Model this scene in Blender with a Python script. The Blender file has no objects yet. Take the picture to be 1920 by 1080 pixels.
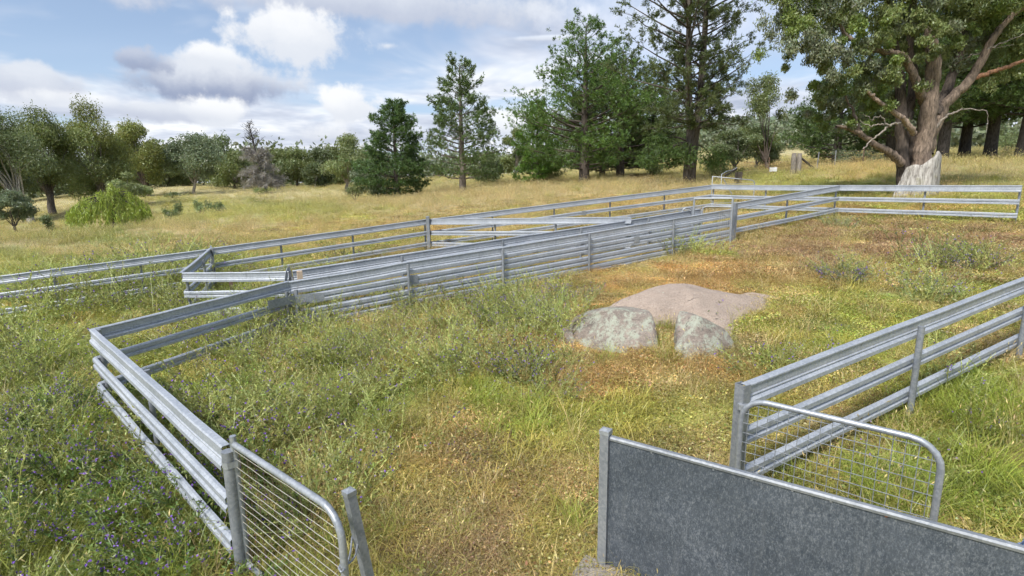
import bpy, math, random
import numpy as np
from mathutils import Vector, Matrix

# ------------------------------------------------------------------ camera
FPX, PITCH, ROLL, CAMZ = 977.65, math.radians(10.608), math.radians(-0.711), 2.8878
scene = bpy.context.scene
COL = scene.collection
rng = np.random.default_rng(7)
random.seed(7)

_cp, _sp, _cr, _sr = math.cos(PITCH), math.sin(PITCH), math.cos(ROLL), math.sin(ROLL)
C_F = np.array([0, _cp, -_sp]); _u0 = np.array([0, _sp, _cp]); _r0 = np.array([1., 0, 0])
C_R = _cr * _r0 + _sr * _u0
C_U = -_sr * _r0 + _cr * _u0
C_O = np.array([0, 0, CAMZ])

cam_data = bpy.data.cameras.new('camera')
cam = bpy.data.objects.new('camera', cam_data)
COL.objects.link(cam)
cam_data.sensor_width = 36.0
cam_data.lens = 36.0 * FPX / 1920.0
cam_data.clip_start = 0.05
cam_data.clip_end = 6000
M = Matrix.Identity(4)
for i in range(3):
    M[i][0] = C_R[i]; M[i][1] = C_U[i]; M[i][2] = -C_F[i]; M[i][3] = C_O[i]
cam.matrix_world = M
scene.camera = cam

# ------------------------------------------------------------------ light
SUN_EL, SUN_AZ = math.radians(52), math.radians(218)   # azimuth clockwise from +Y: behind and left of the camera
scene.view_settings.view_transform = 'Standard'
scene.view_settings.look = 'None'
scene.view_settings.exposure = 0.76
scene.view_settings.gamma = 1.0
scene.view_settings.use_curve_mapping = False
sd = bpy.data.lights.new('sun', 'SUN')
sd.energy = 3.2
sd.angle = math.radians(10)
sd.color = (1.0, 0.955, 0.89)
so = bpy.data.objects.new('sun', sd)
COL.objects.link(so)
sdir = Vector((math.sin(SUN_AZ) * math.cos(SUN_EL), math.cos(SUN_AZ) * math.cos(SUN_EL), math.sin(SUN_EL)))
so.rotation_euler = sdir.to_track_quat('Z', 'Y').to_euler()
so.location = (-8, -8, 30)

# ------------------------------------------------------------------ node helpers
class NT:
    """tiny expression helper over a node tree"""
    def __init__(s, tree):
        s.t = tree; s.n = tree.nodes; s.l = tree.links
    def set(s, sock, v):
        if isinstance(v, bpy.types.NodeSocket): s.l.new(v, sock)
        elif v is not None: sock.default_value = v
    def node(s, typ, **kw):
        nd = s.n.new(typ)
        for k, v in kw.items(): setattr(nd, k, v)
        return nd
    def m(s, op, a, b=0.0, c=None, clamp=False):
        nd = s.node('ShaderNodeMath', operation=op, use_clamp=clamp)
        s.set(nd.inputs[0], a); s.set(nd.inputs[1], b)
        if c is not None: s.set(nd.inputs[2], c)
        return nd.outputs[0]
    def vm(s, op, a, b=None, scale=None):
        nd = s.node('ShaderNodeVectorMath', operation=op)
        s.set(nd.inputs[0], a)
        if b is not None: s.set(nd.inputs[1], b)
        if scale is not None: s.set(nd.inputs['Scale'], scale)
        return nd.outputs['Value'] if op in ('DOT_PRODUCT', 'LENGTH') else nd.outputs['Vector']
    def ss(s, x, lo, hi):
        nd = s.node('ShaderNodeMapRange', interpolation_type='SMOOTHSTEP')
        s.set(nd.inputs['Value'], x); s.set(nd.inputs['From Min'], lo); s.set(nd.inputs['From Max'], hi)
        return nd.outputs['Result']
    def mix(s, f, a, b, blend='MIX'):
        nd = s.node('ShaderNodeMix', data_type='RGBA', blend_type=blend)
        s.set(nd.inputs['Factor'], f); s.set(nd.inputs['A'], a); s.set(nd.inputs['B'], b)
        return [o for o in nd.outputs if o.name == 'Result' and o.type == 'RGBA'][0] if False else nd.outputs[2]
    def noise(s, vec, scale, detail=4, rough=0.55, dist=0.0, out=0):
        nd = s.node('ShaderNodeTexNoise')
        s.set(nd.inputs['Vector'], vec); s.set(nd.inputs['Scale'], scale)
        nd.inputs['Detail'].default_value = detail; nd.inputs['Roughness'].default_value = rough
        nd.inputs['Distortion'].default_value = dist
        return nd.outputs[out]
    def ramp(s, f, stops):
        nd = s.node('ShaderNodeValToRGB')
        s.set(nd.inputs[0], f)
        e = nd.color_ramp.elements
        while len(e) > len(stops): e.remove(e[-1])
        while len(e) < len(stops): e.new(0.5)
        for el, (p, c) in zip(e, stops):
            el.position = p; el.color = (*c, 1) if len(c) == 3 else c
        return nd.outputs[0]
    def combine(s, x, y, z):
        nd = s.node('ShaderNodeCombineXYZ')
        s.set(nd.inputs[0], x); s.set(nd.inputs[1], y); s.set(nd.inputs[2], z)
        return nd.outputs[0]

def raydir(px, py):
    d = C_F + (px - 960) / FPX * C_R + (540 - py) / FPX * C_U
    return d / np.linalg.norm(d)

# ------------------------------------------------------------------ world: sky with clouds
world = bpy.data.worlds.new('World')
scene.world = world
world.use_nodes = True
wt = world.node_tree
wt.nodes.clear()
w = NT(wt)
sky = w.node('ShaderNodeTexSky', sky_type='NISHITA')
sky.sun_disc = False
sky.sun_elevation = SUN_EL
sky.sun_rotation = SUN_AZ
sky.altitude = 600
sky.air_density = 1.0
sky.dust_density = 1.6
sky.ozone_density = 1.5
dvec = w.node('ShaderNodeTexCoord').outputs['Generated']
sep = w.node('ShaderNodeSeparateXYZ'); w.set(sep.inputs[0], dvec)
dx, dy, dz = sep.outputs
SKY_S = 0.092
skyc = w.mix(0.20, w.vm('SCALE', sky.outputs[0], scale=SKY_S), (0.43, 0.50, 0.62, 1))
# cloud deck seen in perspective
zz = w.m('ADD', w.m('MAXIMUM', dz, 0.0), 0.10)
cp = w.combine(w.m('DIVIDE', dx, zz), w.m('DIVIDE', dy, zz), 0.0)
warp = w.noise(cp, 0.7, 1, 0.5, 0.0, 1)
cpw = w.vm('ADD', cp, w.vm('SCALE', w.vm('SUBTRACT', warp, (0.5, 0.5, 0.5)), scale=0.9))
n1 = w.noise(cpw, 0.55, 5, 0.58)
n2 = w.noise(w.vm('ADD', cpw, (7.3, 2.1, 1.7)), 1.5, 4, 0.6)
low = w.ss(dz, 0.34, 0.02)                                   # more cloud towards the horizon
deck = w.ss(w.m('ADD', n1, w.m('MULTIPLY', low, 0.22)), 0.50, 0.68)
deckcol = w.ramp(n2, [(0.30, (0.29, 0.32, 0.40)), (0.47, (0.44, 0.47, 0.54)), (0.60, (0.62, 0.63, 0.645))])
veil = w.m('MULTIPLY', w.ss(w.noise(w.vm('MULTIPLY', cp, (0.35, 1.0, 1.0)), 0.5, 3, 0.55), 0.42, 0.75), 0.45)
c = w.mix(veil, skyc, (0.46, 0.52, 0.63, 1))
c = w.mix(w.m('MULTIPLY', deck, 0.93), c, deckcol)
# single cumulus clouds: centre pixel, half sizes, tops / bases
fine = w.noise(dvec, 9.0, 6, 0.60)
fine2 = w.noise(w.vm('ADD', dvec, (3.1, 1.7, 0.4)), 15.0, 4, 0.62)
shape = w.m('ADD', w.m('MULTIPLY', w.m('SUBTRACT', fine, 0.5), 2.3), w.m('MULTIPLY', w.m('SUBTRACT', fine2, 0.5), 0.9))
def cloud(c, px, py, rx, ry, top, base, soft=0.28, amp=1.0, dens=1.0, shade=0.15):
    d = raydir(px, py)
    r = np.cross(d, (0, 0, 1)); r /= np.linalg.norm(r)
    u = np.cross(r, d)
    a = w.m('DIVIDE', w.vm('DOT_PRODUCT', dvec, tuple(r)), rx / FPX * d[1])
    b = w.m('DIVIDE', w.vm('DOT_PRODUCT', dvec, tuple(u)), ry / FPX * d[1])
    front = w.ss(w.vm('DOT_PRODUCT', dvec, tuple(d)), 0.3, 0.5)
    q = w.m('SQRT', w.m('ADD', w.m('MULTIPLY', a, a), w.m('MULTIPLY', b, b)))
    f = w.m('ADD', w.m('SUBTRACT', 1.0, q), w.m('MULTIPLY', shape, amp))
    al = w.m('MULTIPLY', w.m('MULTIPLY', w.ss(f, 0.0, soft), front), dens)
    sh = w.ss(w.m('ADD', b, w.m('MULTIPLY', shape, 0.8)), -0.75 + shade, 0.45 + shade)
    return w.mix(al, c, w.mix(sh, (*base, 1), (*top, 1)))
WH, LG, MG, DG = (0.585, 0.595, 0.61), (0.47, 0.495, 0.54), (0.34, 0.37, 0.445), (0.20, 0.235, 0.33)
c = cloud(c, 700, 5, 420, 42, LG, MG, 0.5, 0.8, 0.9)
c = cloud(c, 1330, 30, 330, 110, (0.52, 0.56, 0.64), (0.44, 0.49, 0.60), 0.8, 0.9, 0.75)
c = cloud(c, 565, 60, 140, 56, WH, LG, 0.45, 1.1, 0.97, 0.15)
c = cloud(c, 405, 108, 58, 30, WH, LG, 0.5, 1.2, 0.95)
c = cloud(c, 395, 152, 160, 44, LG, DG, 0.5, 1.1, 0.95, 0.25)
c = cloud(c, 262, 112, 50, 26, MG, DG, 0.5, 1.3, 0.9)
c = cloud(c, 60, 150, 95, 40, LG, MG, 0.4, 0.8, 0.9, 0.1)
c = cloud(c, 330, 212, 130, 22, LG, MG, 0.5, 0.8, 0.85)
c = cloud(c, 405, 208, 50, 30, WH, LG, 0.5, 1.5, 1.0)
c = cloud(c, 660, 200, 66, 44, WH, LG, 0.4, 1.2, 1.0)
c = cloud(c, 640, 255, 130, 34, WH, MG, 0.7, 1.2, 0.8)
c = cloud(c, 230, 205, 150, 20, LG, MG, 0.7, 1.2, 0.7)
c = cloud(c, 150, 185, 110, 14, WH, LG, 0.8, 1.2, 0.6)
c = cloud(c, 990, 235, 95, 34, WH, LG, 0.6, 0.8, 0.8)
c = cloud(c, 728, 86, 30, 12, WH, LG, 0.9, 1.6, 0.7)
c = cloud(c, 1040, 70, 110, 6, (.55,.59,.65), LG, 0.7, 0.5, 0.7)
hz = w.m('MULTIPLY', w.ss(dz, 0.09, -0.02), 0.55)
c = w.mix(hz, c, (0.58, 0.60, 0.625, 1))
bg = w.node('ShaderNodeBackground')
w.set(bg.inputs[0], c); bg.inputs[1].default_value = 1.0
wo = w.node('ShaderNodeOutputWorld')
wt.links.new(bg.outputs[0], wo.inputs[0])
scene.cycles.max_bounces = 5
scene.cycles.diffuse_bounces = 2
scene.cycles.glossy_bounces = 2
scene.cycles.transmission_bounces = 3
scene.cycles.transparent_max_bounces = 4
scene.cycles.caustics_reflective = False
scene.cycles.caustics_refractive = False
world.cycles.sampling_method = 'NONE'
scene.cycles.adaptive_threshold = 0.05

# ------------------------------------------------------------------ numpy noise
def _h(ix, iy, s):
    n = (ix.astype(np.int64) * 374761393 + iy.astype(np.int64) * 668265263 + s * 974634541) & 0x7fffffff
    n = (n ^ (n >> 13)) * 1274126177 & 0x7fffffff
    return ((n ^ (n >> 16)) & 0xffff) / 65535.0
def vnoise(x, y, s=0):
    x = np.asarray(x, float); y = np.asarray(y, float)
    ix = np.floor(x); iy = np.floor(y); fx = x - ix; fy = y - iy
    fx = fx * fx * (3 - 2 * fx); fy = fy * fy * (3 - 2 * fy)
    a = _h(ix, iy, s); b = _h(ix + 1, iy, s); c_ = _h(ix, iy + 1, s); d = _h(ix + 1, iy + 1, s)
    return (a * (1 - fx) + b * fx) * (1 - fy) + (c_ * (1 - fx) + d * fx) * fy
def fbm(x, y, sc, oct=4, s=0):
    t = 0; a = 1; tot = 0
    for i in range(oct):
        t = t + a * vnoise(x * sc, y * sc, s + i * 17); tot += a; a *= 0.55; sc *= 2.03
    return t / tot

# ------------------------------------------------------------------ terrain height
def ydir(px, py):
    d = C_F + (px - 960) / FPX * C_R + (540 - py) / FPX * C_U
    return d / d[1]
def at(px, py, y):
    """world point on the pixel's ray, y metres ahead"""
    return C_O + ydir(px, py) * y
def yard_plane(x, y):
    return 0.0425187 * x + 0.0753832 * y + 3.8775e-4 * x * x + 1.163738e-3 * x * y - 8.738e-5 * y * y
ctl = []
for gx in np.linspace(-14, 15, 8):
    for gy in np.linspace(1, 19, 6):
        ctl.append((gx, gy, yard_plane(gx, gy)))
for px, py, y in [(210, 432, 42), (300, 426, 32), (0, 452, 30), (360, 366, 85), (90, 402, 62), (45, 420, 55), (550, 386, 55),
                  (645, 380, 45), (500, 362, 82), (745, 374, 48), (868, 360, 48), (1095, 341, 42), (1155, 336, 46), (1292, 345, 32),
                  (1715, 371, 20), (1800, 301, 36), (1905, 296, 34), (1490, 327, 35), (1660, 306, 38), (1000, 346, 45), (1240, 322, 70),
                  (1480, 296, 90), (1480, 282, 140), (600, 350, 110), (300, 345, 120), (80, 372, 100), (800, 335, 110), (1000, 328, 110),
                  (450, 400, 42), (150, 470, 26), (1920, 330, 24), (1800, 285, 80), (1550, 318, 32), (1560, 262, 260), (1450, 258, 300)]:
    p = at(px, py, y); ctl.append(tuple(p))
for (x, y, z) in [(-300, 300, 6), (0, 400, 12), (300, 300, 18), (-150, 160, 2), (150, 160, 12), (-60, 0, -2.5), (40, 0, 1.8), (0, -40, -3),
                  (-300, 0, -4), (300, 0, 8), (0, -300, -5), (900, 900, 20), (-900, 900, 8), (-900, -900, -6), (900, -900, 0), (0, 1500, 22), (-80, 80, 0.6)]:
    ctl.append((x, y, z))
ctl = np.array(ctl)
def _tpsk(r2): return np.where(r2 > 0, r2 * np.log(r2 + 1e-12), 0.0)
def _warp(x, y):
    r = np.sqrt(x * x + y * y) + 1e-9; k = np.log1p(r / 20) * 20 / r
    return x * k, y * k
_cx, _cy = _warp(ctl[:, 0], ctl[:, 1])
_n = len(ctl)
_K = _tpsk((_cx[:, None] - _cx) ** 2 + (_cy[:, None] - _cy) ** 2) + np.eye(_n) * 1.5
_Pm = np.stack([np.ones(_n), _cx, _cy], 1)
_sol = np.linalg.solve(np.block([[_K, _Pm], [_Pm.T, np.zeros((3, 3))]]), np.concatenate([ctl[:, 2], np.zeros(3)]))
def ground_z(x, y, micro=True):
    x = np.asarray(x, float); y = np.asarray(y, float); sh = x.shape
    X, Y = _warp(x.ravel(), y.ravel())
    out = np.empty(X.shape)
    for i in range(0, len(X), 20000):
        a, b = X[i:i + 20000], Y[i:i + 20000]
        out[i:i + 20000] = _tpsk((a[:, None] - _cx) ** 2 + (b[:, None] - _cy) ** 2) @ _sol[:_n] + _sol[_n] + _sol[_n + 1] * a + _sol[_n + 2] * b
    out = out.reshape(sh)
    if micro:
        out = out + (fbm(x, y, 0.8, 4, 5) - 0.5) * 0.10
    return out
def gz(x, y): return float(ground_z(np.array([x]), np.array([y]))[0])
def hit(px, py, h=0.0, ymax=400):
    """where a pixel's ray meets the terrain raised by h"""
    d = ydir(px, py)
    ys = np.concatenate([np.arange(1.0, 60, 0.05), np.arange(60, ymax, 0.5)])
    P = C_O + ys[:, None] * d
    f = P[:, 2] - h - ground_z(P[:, 0], P[:, 1], False)
    k = np.argmax(f < 0)
    if not (f < 0).any(): k = len(ys) - 1
    k = max(k, 1)
    t = f[k - 1] / (f[k - 1] - f[k] + 1e-12)
    return P[k - 1] + (P[k] - P[k - 1]) * min(max(t, 0), 1)
def proj(p):
    v = np.asarray(p) - C_O; d = v @ C_F
    return np.stack([960 + FPX * (v @ C_R) / d, 540 - FPX * (v @ C_U) / d], -1)

# ------------------------------------------------------------------ mesh helpers
class MB:
    """collects vertices and faces, builds one mesh"""
    def __init__(s): s.v = []; s.f = []; s.c = []; s.mi = []; s.n = 0
    def add(s, V, F, col=None, mi=0):
        V = np.asarray(V, float).reshape(-1, 3)
        s.v.append(V)
        F = np.asarray(F, int)
        s.f.append(F + s.n); s.mi.append(np.full(len(F), mi))
        if col is None: col = np.ones((len(V), 3))
        col = np.asarray(col, float)
        if col.ndim == 1: col = np.tile(col, (len(V), 1))
        s.c.append(col); s.n += len(V)
    def mesh(s, name, mats, origin=(0, 0, 0), smooth=False, color=True):
        V = np.concatenate(s.v) - np.asarray(origin, float)
        me = bpy.data.meshes.new(name)
        me.vertices.add(len(V)); me.vertices.foreach_set('co', V.ravel())
        tot = np.concatenate([np.full(len(f), f.shape[1]) for f in s.f])
        idx = np.concatenate([f.ravel() for f in s.f])
        start = np.concatenate([[0], np.cumsum(tot)[:-1]])
        me.loops.add(len(idx)); me.loops.foreach_set('vertex_index', idx)
        me.polygons.add(len(tot)); me.polygons.foreach_set('loop_start', start); me.polygons.foreach_set('loop_total', tot)
        me.polygons.foreach_set('material_index', np.concatenate(s.mi))
        me.polygons.foreach_set('use_smooth', np.full(len(tot), smooth))
        me.update(calc_edges=True)
        if color:
            a = me.attributes.new('tint', 'FLOAT_COLOR', 'POINT')
            C = np.ones((len(V), 4)); C[:, :3] = np.concatenate(s.c)
            a.data.foreach_set('color', C.ravel())
        for m_ in (mats if isinstance(mats, (list, tuple)) else [mats]): me.materials.append(m_)
        return me
    def obj(s, name, mats, parent=None, origin=None, smooth=False, color=False):
        o = bpy.data.objects.new(name, s.mesh(name, mats, (0, 0, 0) if origin is None else origin, smooth, color))
        COL.objects.link(o)
        if parent is not None: o.parent = parent
        elif origin is not None: o.location = origin
        return o
def tag(o, label, cat, group=None):
    o['label'] = label; o['category'] = cat
    if group: o['group'] = group
    return o
def empty(name, loc, label, cat, group=None):
    o = bpy.data.objects.new(name, None); COL.objects.link(o)
    o.empty_display_size = 0.2; o.location = loc
    return tag(o, label, cat, group)
def norm(v): v = np.asarray(v, float); return v / (np.linalg.norm(v) + 1e-12)

def box_vf(c, ax, ay, az):
    """box from centre and three half-axis vectors"""
    c, ax, ay, az = map(lambda q: np.asarray(q, float), (c, ax, ay, az))
    V = [c + sx * ax + sy * ay + sz * az for sz in (-1, 1) for sx, sy in ((-1, -1), (1, -1), (1, 1), (-1, 1))]
    F = [(0, 3, 2, 1), (4, 5, 6, 7), (0, 1, 5, 4), (1, 2, 6, 5), (2, 3, 7, 6), (3, 0, 4, 7)]
    return np.array(V), np.array(F)
def tube_vf(P, R, n=8, caps=True, ref=None):
    P = np.asarray(P, float); R = np.broadcast_to(np.asarray(R, float), (len(P),))
    T = np.gradient(P, axis=0); T /= np.linalg.norm(T, axis=1)[:, None] + 1e-12
    up = np.array([0, 0, 1.]) if abs(T[0][2]) < 0.9 else np.array([1., 0, 0])
    N = np.cross(up, T[0]); N /= np.linalg.norm(N)
    V = []
    for i in range(len(P)):
        N = N - T[i] * (N @ T[i]); N /= np.linalg.norm(N) + 1e-12
        B = np.cross(T[i], N)
        a = np.arange(n) * 2 * np.pi / n
        V.append(P[i] + R[i] * (np.cos(a)[:, None] * N + np.sin(a)[:, None] * B))
    V = np.concatenate(V)
    k = np.arange(n); k2 = (k + 1) % n
    F = np.concatenate([np.stack([i * n + k, i * n + k2, (i + 1) * n + k2, (i + 1) * n + k], 1) for i in range(len(P) - 1)])
    return V, F
def add_tube(mb, P, R, n=8, col=None, caps=True, mi=0):
    V, F = tube_vf(P, R, n)
    mb.add(V, F, col, mi)
    if caps:
        k = len(V) // n
        for i, flip in ((0, True), (k - 1, False)):
            ring = V[i * n:(i + 1) * n]
            c0 = np.vstack([ring, ring.mean(0)])
            f = [(j, (j + 1) % n, n) if not flip else ((j + 1) % n, j, n) for j in range(n)]
            mb.add(c0, f, col if col is None or np.ndim(col) == 1 else None, mi)
def smooth_path(P, k=6):
    """Catmull-Rom through points"""
    P = np.asarray(P, float)
    Q = np.vstack([2 * P[0] - P[1], P, 2 * P[-1] - P[-2]])
    out = []
    for i in range(1, len(Q) - 2):
        t = np.linspace(0, 1, k, endpoint=False)[:, None]
        a, b, c_, d = Q[i - 1], Q[i], Q[i + 1], Q[i + 2]
        out.append(0.5 * ((2 * b) + (-a + c_) * t + (2 * a - 5 * b + 4 * c_ - d) * t ** 2 + (-a + 3 * b - 3 * c_ + d) * t ** 3))
    out.append(P[-1:])
    return np.concatenate(out)

# ------------------------------------------------------------------ materials
def mat(name):
    m_ = bpy.data.materials.new(name); m_.use_nodes = True
    t = m_.node_tree; t.nodes.clear()
    k = NT(t)
    out = k.node('ShaderNodeOutputMaterial')
    return m_, k, out
def principled(k, out, **kw):
    b = k.node('ShaderNodeBsdfPrincipled')
    for n_, v in kw.items(): k.set(b.inputs[n_.replace('_', ' ')], v)
    k.l.new(b.outputs[0], out.inputs[0])
    return b
def bump(k, h, s=0.3, d=0.01):
    b = k.node('ShaderNodeBump'); b.inputs['Strength'].default_value = s; b.inputs['Distance'].default_value = d
    k.set(b.inputs['Height'], h)
    return b.outputs[0]

def galv(name, lo, hi, metal=0.55, rough=0.5, stain=0.25, spangle=60):
    m_, k, out = mat(name)
    pos = k.node('ShaderNodeNewGeometry').outputs['Position']
    v = k.node('ShaderNodeTexVoronoi'); k.set(v.inputs['Vector'], pos); v.inputs['Scale'].default_value = spangle
    sepc = k.node('ShaderNodeSeparateColor'); k.set(sepc.inputs[0], v.outputs['Color'])
    n_ = k.noise(pos, 2.2, 6, 0.62)
    n3 = k.noise(pos, 26, 5, 0.65)
    f = k.m('ADD', k.m('MULTIPLY', sepc.outputs[0], 0.30), k.m('ADD', k.m('MULTIPLY', n_, 0.75), k.m('MULTIPLY', n3, 0.35)))
    col = k.ramp(f, [(0.42, lo), (0.95, hi)])
    st = k.ss(k.noise(k.vm('MULTIPLY', pos, (6, 6, 1.4)), 2.6, 6, 0.7), 0.56, 0.74)
    col = k.mix(k.m('MULTIPLY', st, stain), col, (0.16, 0.15, 0.14, 1))
    chalk = k.ss(k.noise(k.vm('ADD', pos, (4, 9, 2)), 11, 6, 0.7), 0.60, 0.72)
    col = k.mix(k.m('MULTIPLY', chalk, 0.35), col, (0.66, 0.68, 0.70, 1))
    ru = k.ss(k.noise(k.vm('ADD', pos, (1, 5, 8)), 3.1, 7, 0.75), 0.70, 0.76)
    col = k.mix(k.m('MULTIPLY', ru, 0.55), col, (0.17, 0.075, 0.035, 1))
    principled(k, out, Base_Color=col, Metallic=metal, Roughness=k.m('ADD', rough - 0.1, k.m('MULTIPLY', n_, 0.22)), Normal=bump(k, n3, 0.12, 0.004))
    return m_
M_RAIL = galv('galvanised_rail', (0.255, 0.285, 0.325), (0.45, 0.48, 0.52), 0.3, 0.5, 0.4)
M_POST = galv('galvanised_post', (0.19, 0.21, 0.235), (0.34, 0.36, 0.385), 0.45, 0.52, 0.3)
M_PLATE = galv('galvanised_plate', (0.20, 0.22, 0.24), (0.36, 0.385, 0.405), 0.35, 0.6, 0.3)
M_PIPE = galv('galvanised_pipe', (0.25, 0.275, 0.30), (0.44, 0.465, 0.49), 0.45, 0.45)
def sheet_mat():
    m_, k, out = mat('weathered_galvanised_sheet')
    pos = k.node('ShaderNodeNewGeometry').outputs['Position']
    p2 = k.vm('MULTIPLY', pos, (1, 1, 0.55))
    n1 = k.noise(p2, 130, 4, 0.7, 0.5)
    n2 = k.noise(p2, 48, 5, 0.65)
    n3 = k.noise(pos, 2.0, 4, 0.6)
    f = k.m('ADD', k.m('MULTIPLY', n1, 0.75), k.m('ADD', k.m('MULTIPLY', n2, 0.45), k.m('MULTIPLY', n3, 0.20)))
    col = k.ramp(f, [(0.54, (0.044, 0.056, 0.075)), (0.70, (0.088, 0.106, 0.130)), (0.85, (0.25, 0.275, 0.31))])
    vz = k.node('ShaderNodeTexVoronoi'); k.set(vz.inputs['Vector'], k.vm('ADD', pos, k.vm('SCALE', k.noise(pos, 9, 3, 0.6, 0, 1), scale=0.12))); vz.inputs['Scale'].default_value = 9
    sz = k.node('ShaderNodeSeparateColor'); k.set(sz.inputs[0], vz.outputs['Color'])
    col = k.mix(0.30, col, k.mix(sz.outputs[0], (0.055, 0.07, 0.092, 1), (0.12, 0.138, 0.165, 1)))
    run = k.ss(k.noise(k.vm('MULTIPLY', pos, (14, 14, 0.9)), 1.0, 5, 0.65), 0.55, 0.72)
    col = k.mix(k.m('MULTIPLY', run, 0.30), col, (0.20, 0.215, 0.23, 1))
    mud = k.m('MULTIPLY', k.ss(k.noise(k.vm('ADD', pos, (9, 2, 4)), 5.0, 7, 0.75), 0.60, 0.72), 0.35)
    col = k.mix(mud, col, (0.105, 0.095, 0.08, 1))
    spot = k.ss(k.noise(k.vm('ADD', p2, (3, 1, 7)), 42, 3, 0.6), 0.66, 0.74)
    col = k.mix(k.m('MULTIPLY', spot, 0.45), col, (0.27, 0.29, 0.31, 1))
    principled(k, out, Base_Color=col, Metallic=0.35, Roughness=k.m('ADD', 0.45, k.m('MULTIPLY', n3, 0.25)), Normal=bump(k, k.m('ADD', k.m('MULTIPLY', n2, 0.06), k.noise(pos, 2.6, 2, 0.5)), 0.35, 0.05))
    return m_
M_SHEET = sheet_mat()
def simple(name, c1, c2, scale=20, rough=0.8, metal=0.0, stretch=(1, 1, 1), b=0.3, bd=0.01):
    m_, k, out = mat(name)
    tc = k.node('ShaderNodeTexCoord').outputs['Object']
    n_ = k.noise(k.vm('MULTIPLY', tc, stretch), scale, 6, 0.65)
    principled(k, out, Base_Color=k.ramp(n_, [(0.32, c1), (0.68, c2)]), Roughness=rough, Metallic=metal, Normal=bump(k, n_, b, bd))
    return m_
M_RUST = simple('rust', (0.10, 0.035, 0.015), (0.22, 0.09, 0.035), 60)
M_RUSTPOST = simple('rusty_post_steel', (0.10, 0.06, 0.045), (0.20, 0.13, 0.10), 30)
M_WIRE = simple('pale_wire', (0.42, 0.40, 0.34), (0.62, 0.60, 0.54), 40, 0.5, 0.3)
M_TIMBER = simple('grey_timber', (0.16, 0.14, 0.12), (0.36, 0.33, 0.29), 7, 0.9, 0, (6, 6, 0.7), 0.8, 0.02)
M_TANBLOCK = simple('tan_timber', (0.42, 0.32, 0.22), (0.58, 0.46, 0.34), 14)
M_DARKTIMBER = simple('dark_timber', (0.035, 0.028, 0.022), (0.10, 0.085, 0.07), 9, 0.9, 0, (4, 4, 1), 0.8, 0.02)
M_SIGN = simple('sign_face', (0.68, 0.70, 0.74), (0.80, 0.82, 0.85), 12, 0.5)

def leaf_mat(name, instancer=False, transl=0.36, rough=0.6, var=0.25, gain=1.0, vscale=1.7):
    m_, k, out = mat(name)
    a = k.node('ShaderNodeAttribute', attribute_name='tint'); a.attribute_type = 'GEOMETRY'
    col = a.outputs['Color']
    if instancer:
        b = k.node('ShaderNodeAttribute', attribute_name='icol'); b.attribute_type = 'INSTANCER'
        col = k.mix(1.0, col, b.outputs['Color'], 'MULTIPLY')
    d = k.node('ShaderNodeBsdfDiffuse'); k.set(d.inputs[0], col)
    t = k.node('ShaderNodeBsdfTranslucent'); k.set(t.inputs[0], k.mix(0.35, col, (1.0, 1.0, 0.35, 1), 'MULTIPLY'))
    g = k.node('ShaderNodeBsdfGlossy'); g.inputs['Roughness'].default_value = 0.45; g.inputs[0].default_value = (0.8, 0.85, 0.9, 1)
    x = k.node('ShaderNodeMixShader'); x.inputs[0].default_value = transl
    k.l.new(d.outputs[0], x.inputs[1]); k.l.new(t.outputs[0], x.inputs[2])
    y = k.node('ShaderNodeMixShader'); y.inputs[0].default_value = 0.035
    k.l.new(x.outputs[0], y.inputs[1]); k.l.new(g.outputs[0], y.inputs[2])
    k.l.new(y.outputs[0], out.inputs[0])
    return m_
M_LEAF = leaf_mat('tree_leaf')
M_VEG = leaf_mat('grass_blade', True)
def flat_tint(name, rough=0.85, scale=30, amt=0.5, stretch=(1, 1, 1)):
    m_, k, out = mat(name)
    a = k.node('ShaderNodeAttribute', attribute_name='tint')
    pos = k.node('ShaderNodeNewGeometry').outputs['Position']
    n_ = k.noise(k.vm('MULTIPLY', pos, stretch), scale, 5, 0.7)
    col = k.mix(1.0, a.outputs['Color'], k.ramp(n_, [(0.3, (1 - amt,) * 3), (0.7, (1 + amt * 0.6,) * 3)]), 'MULTIPLY')
    principled(k, out, Base_Color=col, Roughness=rough, Normal=bump(k, n_, 0.7, 0.03))
    return m_
M_BARK = flat_tint('bark', 0.95, 6.5, 0.85, (2.6, 2.6, 0.55))
M_FLOWER, _k, _o = mat('purple_petal')
principled(_k, _o, Base_Color=(0.20, 0.10, 0.42, 1), Roughness=0.6)

# ------------------------------------------------------------------ colour of the place
def blob(px, py, sx, sy, h=0.0):
    """world-space ellipse on the ground, given by its centre and half sizes as the photograph shows them"""
    c0 = hit(px, py, h)[:2]
    e1 = hit(px + sx, py, h)[:2] - c0; e2 = hit(px, py - sy, h)[:2] - c0
    return c0, np.linalg.inv(np.stack([e1, e2], 1))
def blob_w(bl, x, y):
    c0, Mi = bl
    q = Mi @ np.stack([x - c0[0], y - c0[1]])
    return np.exp(-1.2 * (q ** 2).sum(0) ** 1.3)
STRAW, BROWN, YGRN, GREEN, LUSH, TAN, PALE, DIRT = range(8)
PAL = np.array([(0.57, 0.37, 0.155), (0.42, 0.285, 0.175), (0.37, 0.405, 0.085), (0.23, 0.30, 0.070), (0.115, 0.16, 0.045),
                (0.47, 0.365, 0.175), (0.56, 0.50, 0.29), (0.34, 0.255, 0.185)])
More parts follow.
